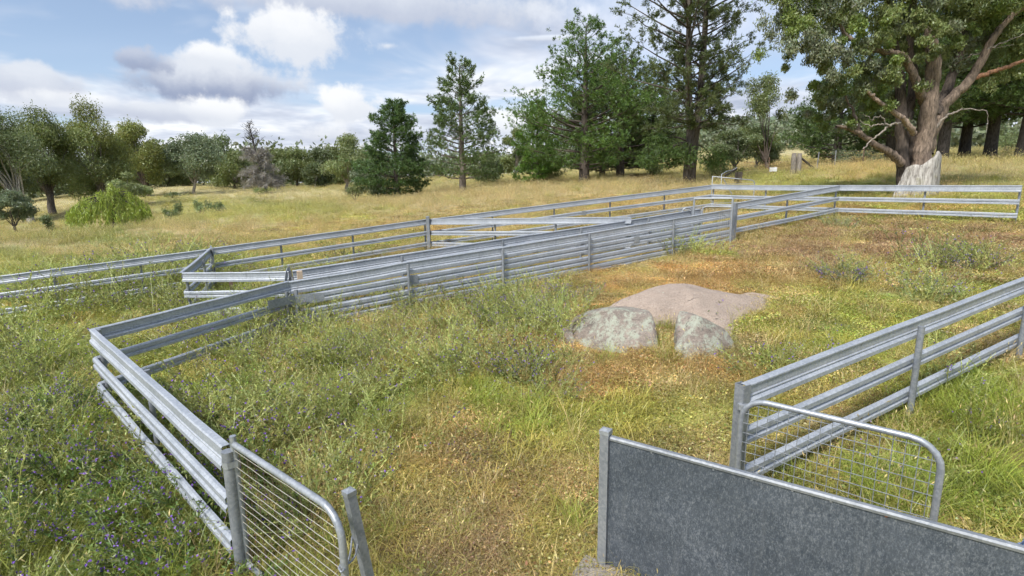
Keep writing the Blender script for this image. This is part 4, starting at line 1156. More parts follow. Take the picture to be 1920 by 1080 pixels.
def d_straw(x, y):
    W = kinds(x, y); return np.clip(W[:, STRAW] + W[:, BROWN] + .12 * W[:, YGRN] + .5 * W[:, TAN] + .04, 0, 1)
x, y = sample(26, 8.0, 1.0, 26, d_straw); k = off_rocks(x, y); x, y = x[k], y[k]
W = kinds(x, y)
C_ = W[:, [STRAW]] * PAL[STRAW] + W[:, [BROWN]] * PAL[BROWN] * 1.15 + (1 - W[:, [STRAW]] - W[:, [BROWN]]) * np.array([.46, .42, .12])
scatter('dry_straw', 'matted orange and brown dead grass', 'straw', place(x, y), rng.uniform(.8, 1.25, len(x)) * np.clip(np.hypot(x, y) / 12, 1, 1.5), C_ * shade(len(x), .5, 1.3))
def d_dry(x, y):
    W = kinds(x, y); return np.clip(.30 * (W[:, STRAW] + W[:, BROWN]) + .8 * W[:, TAN] + .05 + .35 * weed_d(x, y), 0, 1) * np.clip((fbm(x, y, 1.8, 3, 600) - .3) * 3, 0.1, 1)
x, y = sample(26, 9.0, 1.3, 26, d_dry); k = off_rocks(x, y); x, y = x[k], y[k]
scatter('seed_grass', 'thin dry grass stems with pale seed heads', 'dry', place(x, y), rng.uniform(.6, 1.1, len(x)), np.array([(.60, .47, .22)]) * shade(len(x), .6, 1.3))
x, y = sample(12, 10.0, 1.0, 22, weed_d); k = off_rocks(x, y); x, y = x[k], y[k]
far_left = np.clip((-x - 5.5) / 3, 0, 1) * np.clip((y - 6.5) / 2, 0, 1)
scatter('purple_weeds', 'tangled grey green weeds dotted with small purple flowers', 'bug', place(x, y), rng.uniform(.75, 1.2, len(x)) * (.55 + .85 * fbm(x, y, 1.3, 3, 810)) * (1 + .55 * far_left),
        np.array([(.42, .455, .155)]) * shade(len(x), .65, 1.35) * (1 - .25 * np.clip(1 - (y - 3) / 3, 0, 1) * (x < -1))[:, None], .18)  # front-left weeds tinted down, shade put into their colour
near_b = [blob(170, 960, 300, 170), blob(60, 820, 150, 90)]
def d_near(x, y): return np.clip(sum(blob_w(b_, x, y) for b_ in near_b), 0, 1) * np.clip((fbm(x, y, 1.9, 3, 700) - .28) * 3, .05, 1)
x, y = sample(9, 10, 1.0, 9, d_near)
kinds_of['bugn'] = [add_bugloss(MB(), 16, .30, (.25, .50), .65, flower=.34, leaf=.9) for i in range(3)]
scatter('dark_flowering_weeds', 'dark green weeds with larger purple flowers in the lower left corner', 'bugn', place(x, y), rng.uniform(.8, 1.25, len(x)), np.array([(.20, .28, .075)]) * shade(len(x), .65, 1.35), .18)
# outer paddock
def d_out(x, y):
    return np.clip((np.hypot(x, y) - 11) / 5, 0, 1)
x, y = sample(7.0, 22, 11, 120, d_out, pw=1.7)
C_ = ground_col(x, y); W = kinds(x, y)
dry_ = W[:, TAN] + W[:, STRAW] + W[:, PALE] + .35 * W[:, YGRN]
k = rng.uniform(0, 1, len(x)) < dry_
sc = np.clip(np.hypot(x, y) / 22, .8, 2.6)
xyz = place(x, y)
scatter('paddock_dry_grass', 'dry tan grass of the open paddock', 'field', xyz[k], rng.uniform(.7, 1.2, k.sum()) * sc[k] ** .8, C_[k] * 1.15 * shade(k.sum(), .7, 1.3))
k = ~k
scatter('paddock_green_grass', 'green grass of the open paddock', 'fieldg', xyz[k], rng.uniform(.6, 1.1, k.sum()) * sc[k] ** .8, C_[k] * 1.05 * shade(k.sum(), .7, 1.3))

# single weeds that stand out
def weed_thing(label, px, py, n, R, h, lie, fl, col):
    p = hit(px, py)
    mb = add_bugloss(MB(), n, R, h, lie, np.array(col), fl)
    o = bpy.data.objects.new('flowering_weed', mb.mesh('flowering_weed', [M_STALK, M_FLOWER, M_STALK], (0, 0, 0), False, True))
    COL.objects.link(o); o.location = (p[0], p[1], gz(p[0], p[1]))
    tag(o, label, 'weed', 'purple flowering weeds')
GC = (.36, .41, .135)
weed_thing('largest sprawling purple-flowered weed against the near race fence', 960, 600, 95, .55, (.45, .85), .55, .35, GC)
weed_thing('purple-flowered weed right of the largest one, near the race', 1075, 565, 40, .40, (.35, .55), .5, .4, (.34, .36, .14))
weed_thing('purple-flowered weed left of the small half-buried stone', 965, 715, 34, .22, (.30, .55), .35, .4, (.27, .31, .12))
weed_thing('small purple-flowered weed growing on the granite slab', 1335, 598, 12, .10, (.18, .40), .5, .5, (.26, .33, .12))
weed_thing('low dark purple-flowered weed in brown litter right of the slab', 1585, 528, 36, .32, (.25, .42), .6, .5, (.21, .24, .13))
weed_thing('wide dark weed nearest the bare earth at the right', 1800, 500, 50, .55, (.25, .45), .7, .5, (.19, .23, .115))
weed_thing('pale green weed with yellow tips above the near right fence', 1735, 560, 42, .40, (.30, .55), .45, .35, (.31, .36, .13))
weed_thing('pale bushy weed at the foot of the back corner', 1575, 428, 36, .35, (.30, .50), .4, .15, (.36, .39, .18))
weed_thing('weed climbing the fourth post of the near race fence', 1265, 478, 22, .25, (.30, .55), .45, .2, (.33, .36, .15))

# ------------------------------------------------------------------ trees
def leaf_cloud(mb, ctr, rad, n, L, W_, col, droop=0.5, shell=0.55, flat=0.8, tintv=0.22):
    """leaves in an uneven ellipsoid shell"""
    d = rng.normal(0, 1, (n, 3)); d /= np.linalg.norm(d, axis=1)[:, None]
    lump = 0.72 + 0.55 * vnoise(d[:, 0] * 2.1 + ctr[0] * 3, d[:, 1] * 2.1 + d[:, 2] * 1.7 + ctr[1] * 3, 3)
    r = (shell + (1 - shell) * rng.uniform(0, 1, n)) * lump
    C = np.asarray(ctr) + d * r[:, None] * np.asarray(rad) * np.array([1, 1, flat])
    N = rng.normal(0, 1, (n, 3)) + np.array([0, 0, -1.0]) * droop * 1.6
    cc = np.asarray(col) * vary(n, 1 - tintv, 1 + tintv, .05)
    add_leaves(mb, C, N, L * rng.uniform(.7, 1.3, n), W_ * rng.uniform(.7, 1.3, n), cc)
def px_m(y): return y / FPX
def finish_tree(name, label, cat, group, base, trunk, crown, bark=None, extra=(), leafm=None):
    e = empty(name, tuple(base), label, cat, group)
    if trunk is not None: trunk.obj('trunk', bark or M_BARK, e, smooth=True, color=True)
    if crown is not None: crown.obj('crown', leafm or M_LEAF, e, color=True)
    return e
def ground_at(px, y):
    x = (C_O + ydir(px, 360) * y)[0]
    return np.array((x, y, gz(x, y)))
GUM = np.array((.205, .245, .09)); GUMY = np.array((.24, .265, .085)); GUMB = np.array((.22, .27, .16)); GUMD = np.array((.16, .20, .09)); PALEG = np.array((.29, .34, .15))
def gum(label, bpx, y, crown, nb=16, leaves=15000, col=GUM, bark=(.22, .18, .15), tr=.22, fork=.45, L=None, col2=None, blob_r=.36, droop=.5, seed=0, lean=0.0, nstem=1, shell=.5, name='gum_tree', group='gum trees beyond the yard'):
    """crown = (cx, cy, rx, ry) in picture units at distance y"""
    global rng
    keep = rng; rng = np.random.default_rng(seed + 1000)
    base = ground_at(bpx, y)
    cx, cy, rx, ry = crown
    Cc = at(cx, cy, y) - base; s = px_m(y)
    Rr = np.array((rx * s * 1.08, rx * s * .95, ry * s * 1.12)); Cc = Cc - np.array([0, 0, ry * s * .08]); leaves = int(leaves * 1.6)
    L = L or max(.17, y * .0042)
    tb, cb = MB(), MB()
    fz = max(Cc[2] - Rr[2] * .85, Cc[2] * fork * .8)
    f0 = np.array((Cc[0] * .35 + lean, Cc[1] * .3, fz))
    P = smooth_path([(0, 0, -.2), (f0[0] * .25 + rng.normal(0, .1), 0, fz * .35), (f0[0] * .7, 0, fz * .7), f0], 4)
    add_tube(tb, P, np.linspace(tr * 1.25, tr * .85, len(P)), 9, np.array(bark))
    d = rng.normal(0, 1, (nb, 3)); d /= np.linalg.norm(d, axis=1)[:, None]
    d[:, 2] = d[:, 2] * .9 + .12
    r = rng.uniform(.35, 1.0, nb) ** .55
    Bc = Cc + d * r[:, None] * Rr * (1 - blob_r * .75)
    Bc = np.vstack([Bc, Cc + Rr * np.array([[0.05, 0, 1 - blob_r * .8]])])
    br = rng.uniform(.7, 1.25, len(Bc)) * blob_r
    tot = (br ** 2).sum()
    for b, q in zip(Bc, br):
        st = f0 * np.array([1, 1, rng.uniform(.75, 1.0)]); 
        mid = st * .5 + b * .5 + np.array([0, 0, .12 * Rr[2]]) + rng.normal(0, .06, 3) * Rr
        Pp = smooth_path([st, st * .75 + mid * .25 + rng.normal(0, .03, 3) * Rr, mid, b], 4)
        add_tube(tb, Pp, np.linspace(tr * .42, tr * .08, len(Pp)), 6, np.array(bark) * rng.uniform(.9, 1.25), caps=False)
        n = int(leaves * q * q / tot)
        c1 = col if col2 is None or rng.uniform() < .6 else col2
        leaf_cloud(cb, b, Rr * q * np.array([1.15, 1.15, 1.0]), n, L, L * .34, np.asarray(c1) * rng.uniform(.82, 1.3), droop, .35)
        # a few stray twigs of leaves beyond the clump
        k = max(n // 28, 4)
        leaf_cloud(cb, b + (b - Cc) * .10, Rr * q * 1.15, k, L, L * .42, np.asarray(c1) * 1.1, droop, .6)
    rng = keep
    return finish_tree(name, label, 'tree', group, base, tb, cb)
def pine(label, bpx, y, top_py, half_px, col=(.062, .105, .030), dens=1.0, clear=.08, wide=.30, tr=.30, seed=0, bark=(.105, .085, .07), open_top=0.0, L=None, dead_low=0.0, name='pine_tree', group='pine trees behind the yard', shift=0.0, tops=1, height=None, tipw=.10):
    global rng
    keep = rng; rng = np.random.default_rng(seed + 2000)
    base = ground_at(bpx, y); s = px_m(y)
    H = at(bpx, top_py, y)[2] - base[2] if height is None else height
    Rm = half_px * s * 1.06; col = np.asarray(col) * np.array([2.1, 2.05, 1.9])
    L = L or max(.22, y * .0062)
    tb, cb = MB(), MB()
    tx = shift * s
    P = smooth_path([(0, 0, -.2), (tx * .2, 0, H * .3), (tx * .6, 0, H * .65), (tx, 0, H)], 6)
    add_tube(tb, P, np.interp(np.linspace(0, 1, len(P)), [0, .06, 1], [tr * 1.35, tr, .03]), 10, np.array(bark))
    nw = int(H / (.42 + .012 * y / 10))
    cols = np.asarray(col)
    for i in range(nw):
        t = clear + (1 - clear) * (i + rng.uniform(-.3, .3)) / nw
        if t > .985: continue
        prof = (np.interp(t, [clear, wide, .6, .85, 1.0], [.80, 1.0, .62, .30, tipw])) * rng.uniform(.72, 1.12)
        nbn = 5 if t < .8 else 4
        a0 = rng.uniform(0, 6.28)
        for j in range(nbn):
            if rng.uniform() > dens * 1.05: continue
            a = a0 + j * 6.283 / nbn + rng.normal(0, .35)
            Lb = max(Rm * prof * rng.uniform(.65, 1.12), .5)
            z0 = H * t; rise = np.interp(t, [0, .4, 1], [-.02, .18, .75])
            hz_ = np.array([math.cos(a), math.sin(a), 0])
            st = np.array([np.interp(z0, P[:, 2], P[:, 0]), 0, z0])
            q = np.linspace(0, 1, 5)[:, None]
            B = st + hz_ * Lb * q + np.array([0, 0, 1.]) * Lb * (rise * q + .16 * q ** 2.2) + rng.normal(0, .02, (5, 3)) * Lb * q
            add_tube(tb, B, np.linspace(max(.012 * Lb + .015, .02), .008, 5), 4, np.array(bark) * 1.1, caps=False)
            nt = int(max(11, Lb * 22.0) * dens)
            if dead_low and t < dead_low and rng.uniform() < .55: nt = nt // 4
            u = np.sqrt(rng.uniform(.12 + .25 * open_top, 1.0, nt))
            side = np.cross(hz_, (0, 0, 1.))
            off = rng.normal(0, 1, nt) * .24 * Lb * np.clip(1.15 - abs(u - .55) * 1.1, .2, 1)
            Cn = np.column_stack([np.interp(u, q[:, 0], B[:, k]) for k in range(3)]) + side * off[:, None] + np.array([0, 0, 1.]) * (abs(off) * .15 + rng.normal(0, .09 * Lb ** .5, nt))[:, None]
            m_ = 10
            ax = hz_ * .7 + side * np.sign(off)[:, None] * .5 + np.array([0, 0, .45])
            Nn = np.repeat(ax, m_, 0) + rng.normal(0, .75, (nt * m_, 3))
            Nn /= np.linalg.norm(Nn, axis=1)[:, None]
            LL = L * rng.uniform(.6, 1.2, nt * m_)
            cc = np.repeat(cols * vary(nt, .55, 1.35, .04), m_, 0) * vary(nt * m_, .85, 1.15, .02)
            add_leaves(cb, np.repeat(Cn, m_, 0) + Nn * LL[:, None] * .45, Nn, LL, L * .16, cc)
    rng = keep
    return finish_tree(name, label, 'tree', group, base, tb, cb)

# --- big pines, left to right
pine('dense dark pine, leftmost of the pines, branching to the ground', 745, 48, 186, 82, (.050, .085, .030), 1.15, .05, .22, .30, 1, tipw=.06)
pine('tall open-topped pine with a pale straight trunk', 868, 47, 118, 84, (.066, .098, .036), .85, .10, .34, .32, 2, (.19, .16, .135), .7, dead_low=.4, tipw=.30)
pine('bright green young pine left of the broad pine pair', 1008, 46, 186, 46, (.070, .130, .026), 1.1, .05, .25, .2, 3)
pine('broad tall pine with thick short trunk, left of the pine pair', 1095, 42, 44, 134, (.066, .112, .030), .78, .08, .26, .42, 4, open_top=.7, tipw=.12)
pine('broad olive pine right of the pine pair, two trunks close together', 1162, 45, 92, 118, (.072, .098, .036), .80, .08, .36, .36, 5, open_top=.5, tipw=.16)
pine('olive pine standing behind and between the two broad pines', 1128, 52, 120, 92, (.066, .098, .034), .95, .06, .34, .3, 6, open_top=.3, tipw=.14)
pine('low bushy pine left of the huge twin pine trunk', 1222, 48, 150, 70, (.070, .098, .038), .9, .08, .36, .26, 7, open_top=.3, tipw=.2)
# --- the great forked pine
def great_pine():
    global rng
    keep = rng; rng = np.random.default_rng(77)
    y = 32.0; base = ground_at(1292, y); bk = np.array((.105, .088, .072))
    tb, cb, lb = MB(), MB(), MB()
    def W3(px, py, dy=0.): return at(px, py, y + dy) - base
    P = smooth_path([(0, 0, -.3), W3(1293, 320), W3(1297, 280), W3(1300, 235)], 5)
    add_tube(tb, P, np.interp(np.linspace(0, 1, len(P)), [0, .12, .8, 1], [.56, .38, .36, .40]), 12, bk)
    stems = []
    for pts, r0 in (([(1296, 250, 0), (1292, 200, -.2), (1291, 120, -.3), (1292, 20, -.2), (1294, -80, 0), (1296, -170, 0)], .24),
                    ([(1303, 250, 0), (1312, 190, .2), (1318, 110, .3), (1324, 20, .3), (1328, -80, .2), (1330, -190, .2)], .26)):
        Q = smooth_path([W3(*p) for p in pts], 6)
        add_tube(tb, Q, np.linspace(r0, .06, len(Q)), 10, bk * 1.05); stems.append(Q)
    for Q in stems:
        sgn = -1 if Q is stems[0] else 1
        for i in range(84):
            t = rng.uniform(.04, 1.0); k = int(t * (len(Q) - 1)); st = Q[k]
            a = rng.uniform(0, 6.28)
            Lb = np.interp(t, [0, .3, .75, 1], [2.6, 4.4, 4.0, 2.0]) * rng.uniform(.6, 1.1)
            if math.cos(a) * sgn < -.3: Lb *= .55
            hz_ = np.array([math.cos(a), math.sin(a), 0]); rise = np.interp(t, [0, .5, 1], [.05, .35, .8]) + rng.normal(0, .12)
            q = np.linspace(0, 1, 7)[:, None]
            B = st + hz_ * Lb * q + np.array([0, 0, 1.]) * Lb * (rise * q + .10 * q ** 2) + np.cumsum(rng.normal(0, .035, (7, 3)), 0) * Lb * .5 * q
            add_tube(tb, B, np.linspace(.02 + .011 * Lb, .008, 7), 5, bk * rng.uniform(.8, 1.3), caps=False)
            for tw in range(7):
                u = rng.uniform(.35, 1.0); b0 = np.array([np.interp(u, q[:, 0], B[:, c_]) for c_ in range(3)])
                d2 = norm(hz_ + rng.normal(0, .6, 3) + np.array([0, 0, .3])); l2 = Lb * rng.uniform(.12, .28)
                add_tube(tb, [b0, b0 + d2 * l2 * .5 + rng.normal(0, .03, 3), b0 + d2 * l2], [.010, .007, .004], 3, bk * .9, caps=False)
                if rng.uniform() < .95:
                    nt = 13; uu = rng.uniform(.35, 1.05, nt)
                    Cn = b0 + d2 * l2 * uu[:, None] + rng.normal(0, .09, (nt, 3)); m_ = 8
                    Nn = np.repeat(np.tile(d2 + (0, 0, .3), (nt, 1)), m_, 0) + rng.normal(0, .7, (nt * m_, 3)); Nn /= np.linalg.norm(Nn, axis=1)[:, None]
                    LL = .20 * rng.uniform(.6, 1.2, nt * m_)
                    add_leaves(cb, np.repeat(Cn, m_, 0) + Nn * LL[:, None] * .45, Nn, LL, .030, np.repeat(np.array((.13, .165, .06)) * vary(nt, .65, 1.35, .04), m_, 0))
    # green lower skirt on the left
    for px, py, r in ((1288, 292, 1.1), (1250, 285, .9), (1215, 300, .8), (1235, 262, .7), (1340, 300, .8)):
        c_ = W3(px, py, rng.normal(0, .6)); n = 420
        st = W3(1296, 268)
        add_tube(tb, smooth_path([st, (st + c_) / 2 + (0, 0, .25), c_], 4), np.linspace(.07, .02, 9), 5, bk, caps=False)
        d = rng.normal(0, 1, (n, 3)); Cn = c_ + d * np.array([r, r, r * .55]) * .5; m_ = 7
        Nn = np.repeat(d * .3, m_, 0) + rng.normal(0, .7, (n * m_, 3)); Nn /= np.linalg.norm(Nn, axis=1)[:, None]
        add_leaves(cb, np.repeat(Cn, m_, 0), Nn, .20 * rng.uniform(.6, 1.2, n * m_), .032, np.repeat(np.array((.12, .19, .05)) * vary(n, .65, 1.35, .04), m_, 0))
    rng = keep
    finish_tree('pine_tree', 'huge twin-stemmed pine with bare branches rising out of the picture', 'tree', 'pine trees behind the yard', base, tb, cb)
great_pine()

# --- dark pine row behind the gum at the right
for i, (bpx, y, hp, lab, cl) in enumerate([(1562, 42, 105, 'low dark pine left of the gum trunk, behind the strainer posts', .10), (1660, 38, 110, 'dark row pine seen just left of the gum trunk', .16), (1757, 35, 120, 'dark row pine whose trunk stands just right of the gum trunk', .20), (1797, 37, 110, 'dark row pine with pale trunk, second right of the gum', .20),
                                           (1845, 35, 115, 'dark row pine with black trunk, third right of the gum', .20), (1905, 33, 130, 'dark leaning row pine nearest the right picture edge', .20), (2010, 33, 130, 'dark row pine beyond the right picture edge', .2)]):
    if i == 6: continue
    pine(lab, bpx, y, 60, hp, (.055, .088, .028), 1.05, cl, .35, .36, 20 + i, (.075, .065, .058), height=[6.5, 10.5, 12, 11, 12, 12.5][i], shift=(16 if i == 5 else 0), group='dark pine row at the right')

# --- gum trees of the left paddock
gum('small blue-green gum leaning at the far left edge, nearest of all', 14, 44, (24, 392, 44, 36), 9, 7000, GUMB * .9, (.11, .09, .08), .10, seed=1)
gum('large dark gum with pale trunk at the left picture edge', 50, 55, (8, 296, 78, 82), 20, 22000, GUMD, (.34, .32, .29), .30, seed=2, lean=-.3)
gum('large round gum with dark leaning trunk beside the pale-trunked one', 93, 62, (78, 285, 64, 76), 18, 18000, GUM * .85, (.13, .11, .095), .34, seed=3)
gum('tall irregular gum rising behind the willow', 196, 66, (170, 292, 66, 96), 22, 21000, GUM, (.24, .21, .18), .30, col2=GUMY * .9, seed=4, blob_r=.30)
gum('small light green gum directly behind the willow', 245, 56, (240, 350, 34, 28), 8, 5000, PALEG * .85, (.30, .27, .24), .12, seed=5)
gum('yellowish gum with thin top right of the willow', 277, 84, (264, 300, 52, 66), 17, 14000, GUMY, (.16, .13, .11), .30, seed=6, blob_r=.30)
gum('pale-trunked forked gum standing alone in the paddock', 364, 86, (366, 297, 58, 42), 14, 12000, GUMB, (.36, .32, .28), .20, seed=7, col2=GUMB * .85, fork=.3)
gum('dark gum behind the lone forked gum', 408, 104, (416, 300, 46, 46), 12, 9000, GUMD, (.10, .09, .08), .25, seed=8)
gum('grey-green bushy gum left of the dead tree', 440, 100, (440, 322, 48, 38), 10, 9000, GUM * .8, (.12, .10, .09), .2, seed=9)
gum('leafy gum just right of the dead tree', 560, 108, (552, 315, 50, 36), 12, 9000, GUM * .9, (.14, .12, .1), .22, seed=10, col2=GUMD)
gum('dark evergreen gum between the dead tree and the pale gum', 592, 100, (594, 322, 34, 44), 9, 7000, GUMD * .85, (.10, .09, .08), .22, seed=11)
gum('pale green tall gum left of the dense dark pine', 650, 74, (652, 302, 48, 46), 14, 11000, PALEG * .8, (.30, .26, .22), .2, seed=12, blob_r=.30)
gum('sparse small gum seen between the open-topped pine and the young pine', 968, 60, (966, 288, 36, 46), 11, 4500, GUM, (.30, .26, .22), .12, seed=13, blob_r=.26)
gum('slender many-stemmed gum right of the huge twin pine', 1438, 46, (1430, 222, 52, 78), 18, 8000, GUM * .95, (.15, .12, .10), .14, seed=14, blob_r=.26, fork=.2)
gum('low grey-green gum behind the boundary fence gate', 1375, 44, (1380, 275, 46, 32), 10, 6500, GUMD, (.12, .10, .09), .14, seed=15)
gum('short dark gum beside the boundary fence sign', 1415, 50, (1420, 285, 40, 28), 8, 5000, GUMD * 1.1, (.10, .09, .08), .12, seed=16)
gum('smoky green scrub gum at the left foot of the pale gum', 700, 64, (690, 335, 34, 34), 8, 5500, GUMB * .8, (.2, .17, .15), .12, seed=17)
gum('scrubby gum behind the trunk of the open-topped pine', 905, 62, (915, 322, 42, 34), 9, 5500, GUMD, (.12, .10, .09), .14, seed=18)

gum('round background gum filling the gap left of the willow', 135, 96, (128, 335, 58, 40), 12, 8000, GUMD, (.12, .10, .09), .22, seed=31)
gum('background gum behind the two leftmost large gums', 20, 92, (22, 330, 70, 48), 12, 9000, GUMD * .9, (.12, .10, .09), .22, seed=32)
gum('background gum between the yellowish gum and the tall irregular one', 226, 100, (222, 322, 52, 46), 12, 8000, GUM * .85, (.14, .12, .10), .2, seed=33)
gum('background gum between the yellowish gum and the lone forked gum', 318, 108, (318, 318, 42, 42), 11, 7500, GUM * .8, (.14, .12, .10), .2, seed=34)
gum('background gum right behind the dead conifer', 520, 118, (515, 318, 44, 38), 10, 7000, GUM * .85, (.14, .12, .10), .2, seed=35)
gum('background gum right of the pale green tall gum', 625, 112, (622, 318, 40, 40), 10, 7000, GUM * .9, (.14, .12, .10), .2, seed=36)
# --- dead conifer with bare top
def dead_tree():
    global rng
    keep = rng; rng = np.random.default_rng(5)
    y = 82.0; base = ground_at(500, y); s = px_m(y); H = at(480, 230, y)[2] - base[2]
    tb, cb = MB(), MB(); bk = np.array((.075, .068, .065)); tw = np.array((.31, .29, .27))
    tx = -20 * s
    P = smooth_path([(0, 0, -.2), (tx * .2, 0, H * .3), (tx * .7, 0, H * .65), (tx, 0, H)], 5)
    add_tube(tb, P, np.linspace(.3, .03, len(P)), 8, bk)
    for i in range(90):
        t = rng.uniform(.10, .98); z0 = H * t; a = rng.uniform(0, 6.28)
        Lb = np.interp(t, [.1, .3, .6, .72, 1], [3.1, 3.2, 1.9, 1.4, .5]) * rng.uniform(.6, 1.1)
        hz_ = np.array([math.cos(a), math.sin(a), 0]); st = np.array([np.interp(z0, P[:, 2], P[:, 0]), 0, z0])
        rise = .9 if t > .66 else .1
        q = np.linspace(0, 1, 5)[:, None]
        B = st + hz_ * Lb * q + np.array([0, 0, 1.]) * Lb * (rise * q - (.25 * q ** 2 if t < .66 else 0)) + rng.normal(0, .03, (5, 3)) * Lb * q
        add_tube(tb, B, np.linspace(.05, .018, 5), 4, bk if t > .6 else tw * .7, caps=False)
        n = 9 if t > .66 else 150
        u = rng.uniform(.2, 1, n)
        C0 = np.column_stack([np.interp(u, q[:, 0], B[:, k]) for k in range(3)])
        N = hz_ * .5 + rng.normal(0, .7, (n, 3)) + np.array([0, 0, -.3 if t < .66 else .6]); N /= np.linalg.norm(N, axis=1)[:, None]
        LL = rng.uniform(.5, 1.1, n) * (.9 if t < .66 else .7)
        add_leaves(cb, C0 + N * LL[:, None] * .5, N, LL, .055, (tw if t < .66 else bk) * vary(n, .7, 1.3, .03))
    rng = keep
    e = finish_tree('dead_tree', 'grey dead conifer with fine twigs and a bare black top', 'tree', None, base, tb, None)
    cb.obj('twigs', M_LEAF, e, color=True)['kind'] = 'stuff'
dead_tree()
# --- willow
def willow():
    global rng
    keep = rng; rng = np.random.default_rng(15)
    y = 42.0; base = ground_at(205, y); s = px_m(y)
    tb, cb = MB(), MB(); bk = np.array((.06, .05, .042))
    top = at(195, 352, y)[2] - base[2]
    P = smooth_path([(0, 0, -.1), (.1, 0, top * .35), (-.1, 0, top * .65)], 4); add_tube(tb, P, np.linspace(.2, .12, len(P)), 8, bk)
    add_tube(tb, smooth_path([(.15, .1, .1), (.9, -.1, .42), (1.6, -.2, .08)], 4), np.linspace(.14, .06, 9), 6, bk * .7)
    Rx = 62 * s
    for i in range(560):
        a = rng.uniform(0, 6.28); r = math.sqrt(rng.uniform(0, 1))
        lump = .68 + .5 * float(vnoise(np.array([math.cos(a) * 1.6 + r * 2]), np.array([math.sin(a) * 1.6]), 8)[0])
        p = np.array([math.cos(a) * r * Rx, math.sin(a) * r * Rx * .9, top * (1 - .55 * r ** 1.8) * lump + rng.normal(0, .08)])
        p[0] -= .15
        if i % 9 == 0: add_tube(tb, smooth_path([(-.1, 0, top * .6), (p * .5 + (0, 0, top * .42)), p], 4), np.linspace(.06, .015, 9), 4, bk, caps=False)
        ln = p[2] * rng.uniform(.35, .97) * (.75 + .4 * math.sin(a * 3 + 1) ** 2) if r > .55 else p[2] * rng.uniform(.2, .5)
        n = 24; u = np.linspace(0, 1, n)
        out = np.array([math.cos(a), math.sin(a), 0])
        C0 = p + out * (.25 * np.sqrt(u))[:, None] - np.array([0, 0, 1.]) * (ln * u)[:, None] + rng.normal(0, .06, (n, 3))
        N = np.array([0, 0, -1.]) + rng.normal(0, .4, (n, 3)) + out * .2
        add_leaves(cb, C0, N, rng.uniform(.2, .36, n), .048, np.array((.36, .44, .08)) * vary(n, .65, 1.3, .05) * rng.uniform(.65, 1.2))
    rng = keep
    finish_tree('willow_tree', 'small bright green weeping willow in the left hollow', 'tree', None, base, tb, cb)
willow()
# --- shrubs
def shrub(label, px, y, w_px, h_px, col, n=900, seed=0, L=None):
    global rng
    keep = rng; rng = np.random.default_rng(seed + 3000)
    h_px *= 1.25; col = np.asarray(col) * 1.15; base = ground_at(px, y); s = px_m(y); tb, cb = MB(), MB()
    for i in range(7):
        b = np.array([rng.normal(0, .35) * w_px * s, rng.normal(0, .3) * w_px * s, h_px * s * rng.uniform(.35, .85)])
        add_tube(tb, [(0, 0, -.05), b * .5 + rng.normal(0, .05, 3), b], [.03, .022, .01], 4, np.array((.10, .08, .065)), caps=False)
        leaf_cloud(cb, b, np.array((w_px * .42, w_px * .42, h_px * .42)) * s, n // 7, L or max(.10, y * .0042), max(.03, y * .0011), np.array(col) * rng.uniform(.8, 1.2), .0, .2)
    rng = keep
    e = finish_tree('shrub', label, 'shrub', 'scattered shrubs', base, None, None)
    tb.obj('stem', M_BARK, e, color=True); cb.obj('foliage', M_LEAF, e, color=True)
shrub('dark upright shrub left of the willow', 78, 40, 15, 30, GUMD, 900, 1)
shrub('first shrub right of the willow, lowest of the group', 312, 46, 16, 20, GUMD * 1.1, 700, 2)
shrub('taller shrub in the middle of the paddock group', 330, 50, 13, 24, GUMD * 1.1, 700, 3)
shrub('round shrub right of the taller paddock shrub', 372, 50, 22, 24, GUMD * 1.2, 900, 4)
shrub('rightmost shrub of the paddock group', 414, 50, 18, 18, GUMD * 1.1, 800, 5)
shrub('grey-green shrub at the crest left of the dense dark pine', 664, 46, 22, 26, GUM * .8, 1200, 6)
shrub('wide low shrub below the dead tree', 486, 78, 20, 9, GUM, 500, 7)
shrub('low scrub under the dense dark pine', 705, 47, 30, 26, GUMB * .8, 1300, 8)
shrub('scrub just left of the broad pine trunk', 1040, 47, 34, 18, GUM * .9, 1000, 9)
shrub('scrub between the broad pine and the huge pine', 1228, 44, 28, 22, GUM, 1000, 10)
shrub('rounded shrub between the row pine trunks at the right', 1878, 44, 40, 36, GUMD * 1.2, 1500, 11)
shrub('grey shrub under the low dark pine', 1610, 38, 50, 22, GUMB * .8, 1500, 12)
shrub('dark shrub left of the strainer posts', 1330, 40, 46, 26, GUM * .9, 1500, 13)
shrub('yellow-green shrub left of the tall timber posts', 1300 + 52, 36, 34, 18, GUMY * .8, 900, 14)
shrub('small shrub under the tall irregular gum', 250, 60, 18, 12, GUMD, 500, 15)
shrub('low fallen bush right of the yellowish gum', 322, 80, 14, 9, GUMD, 400, 16)

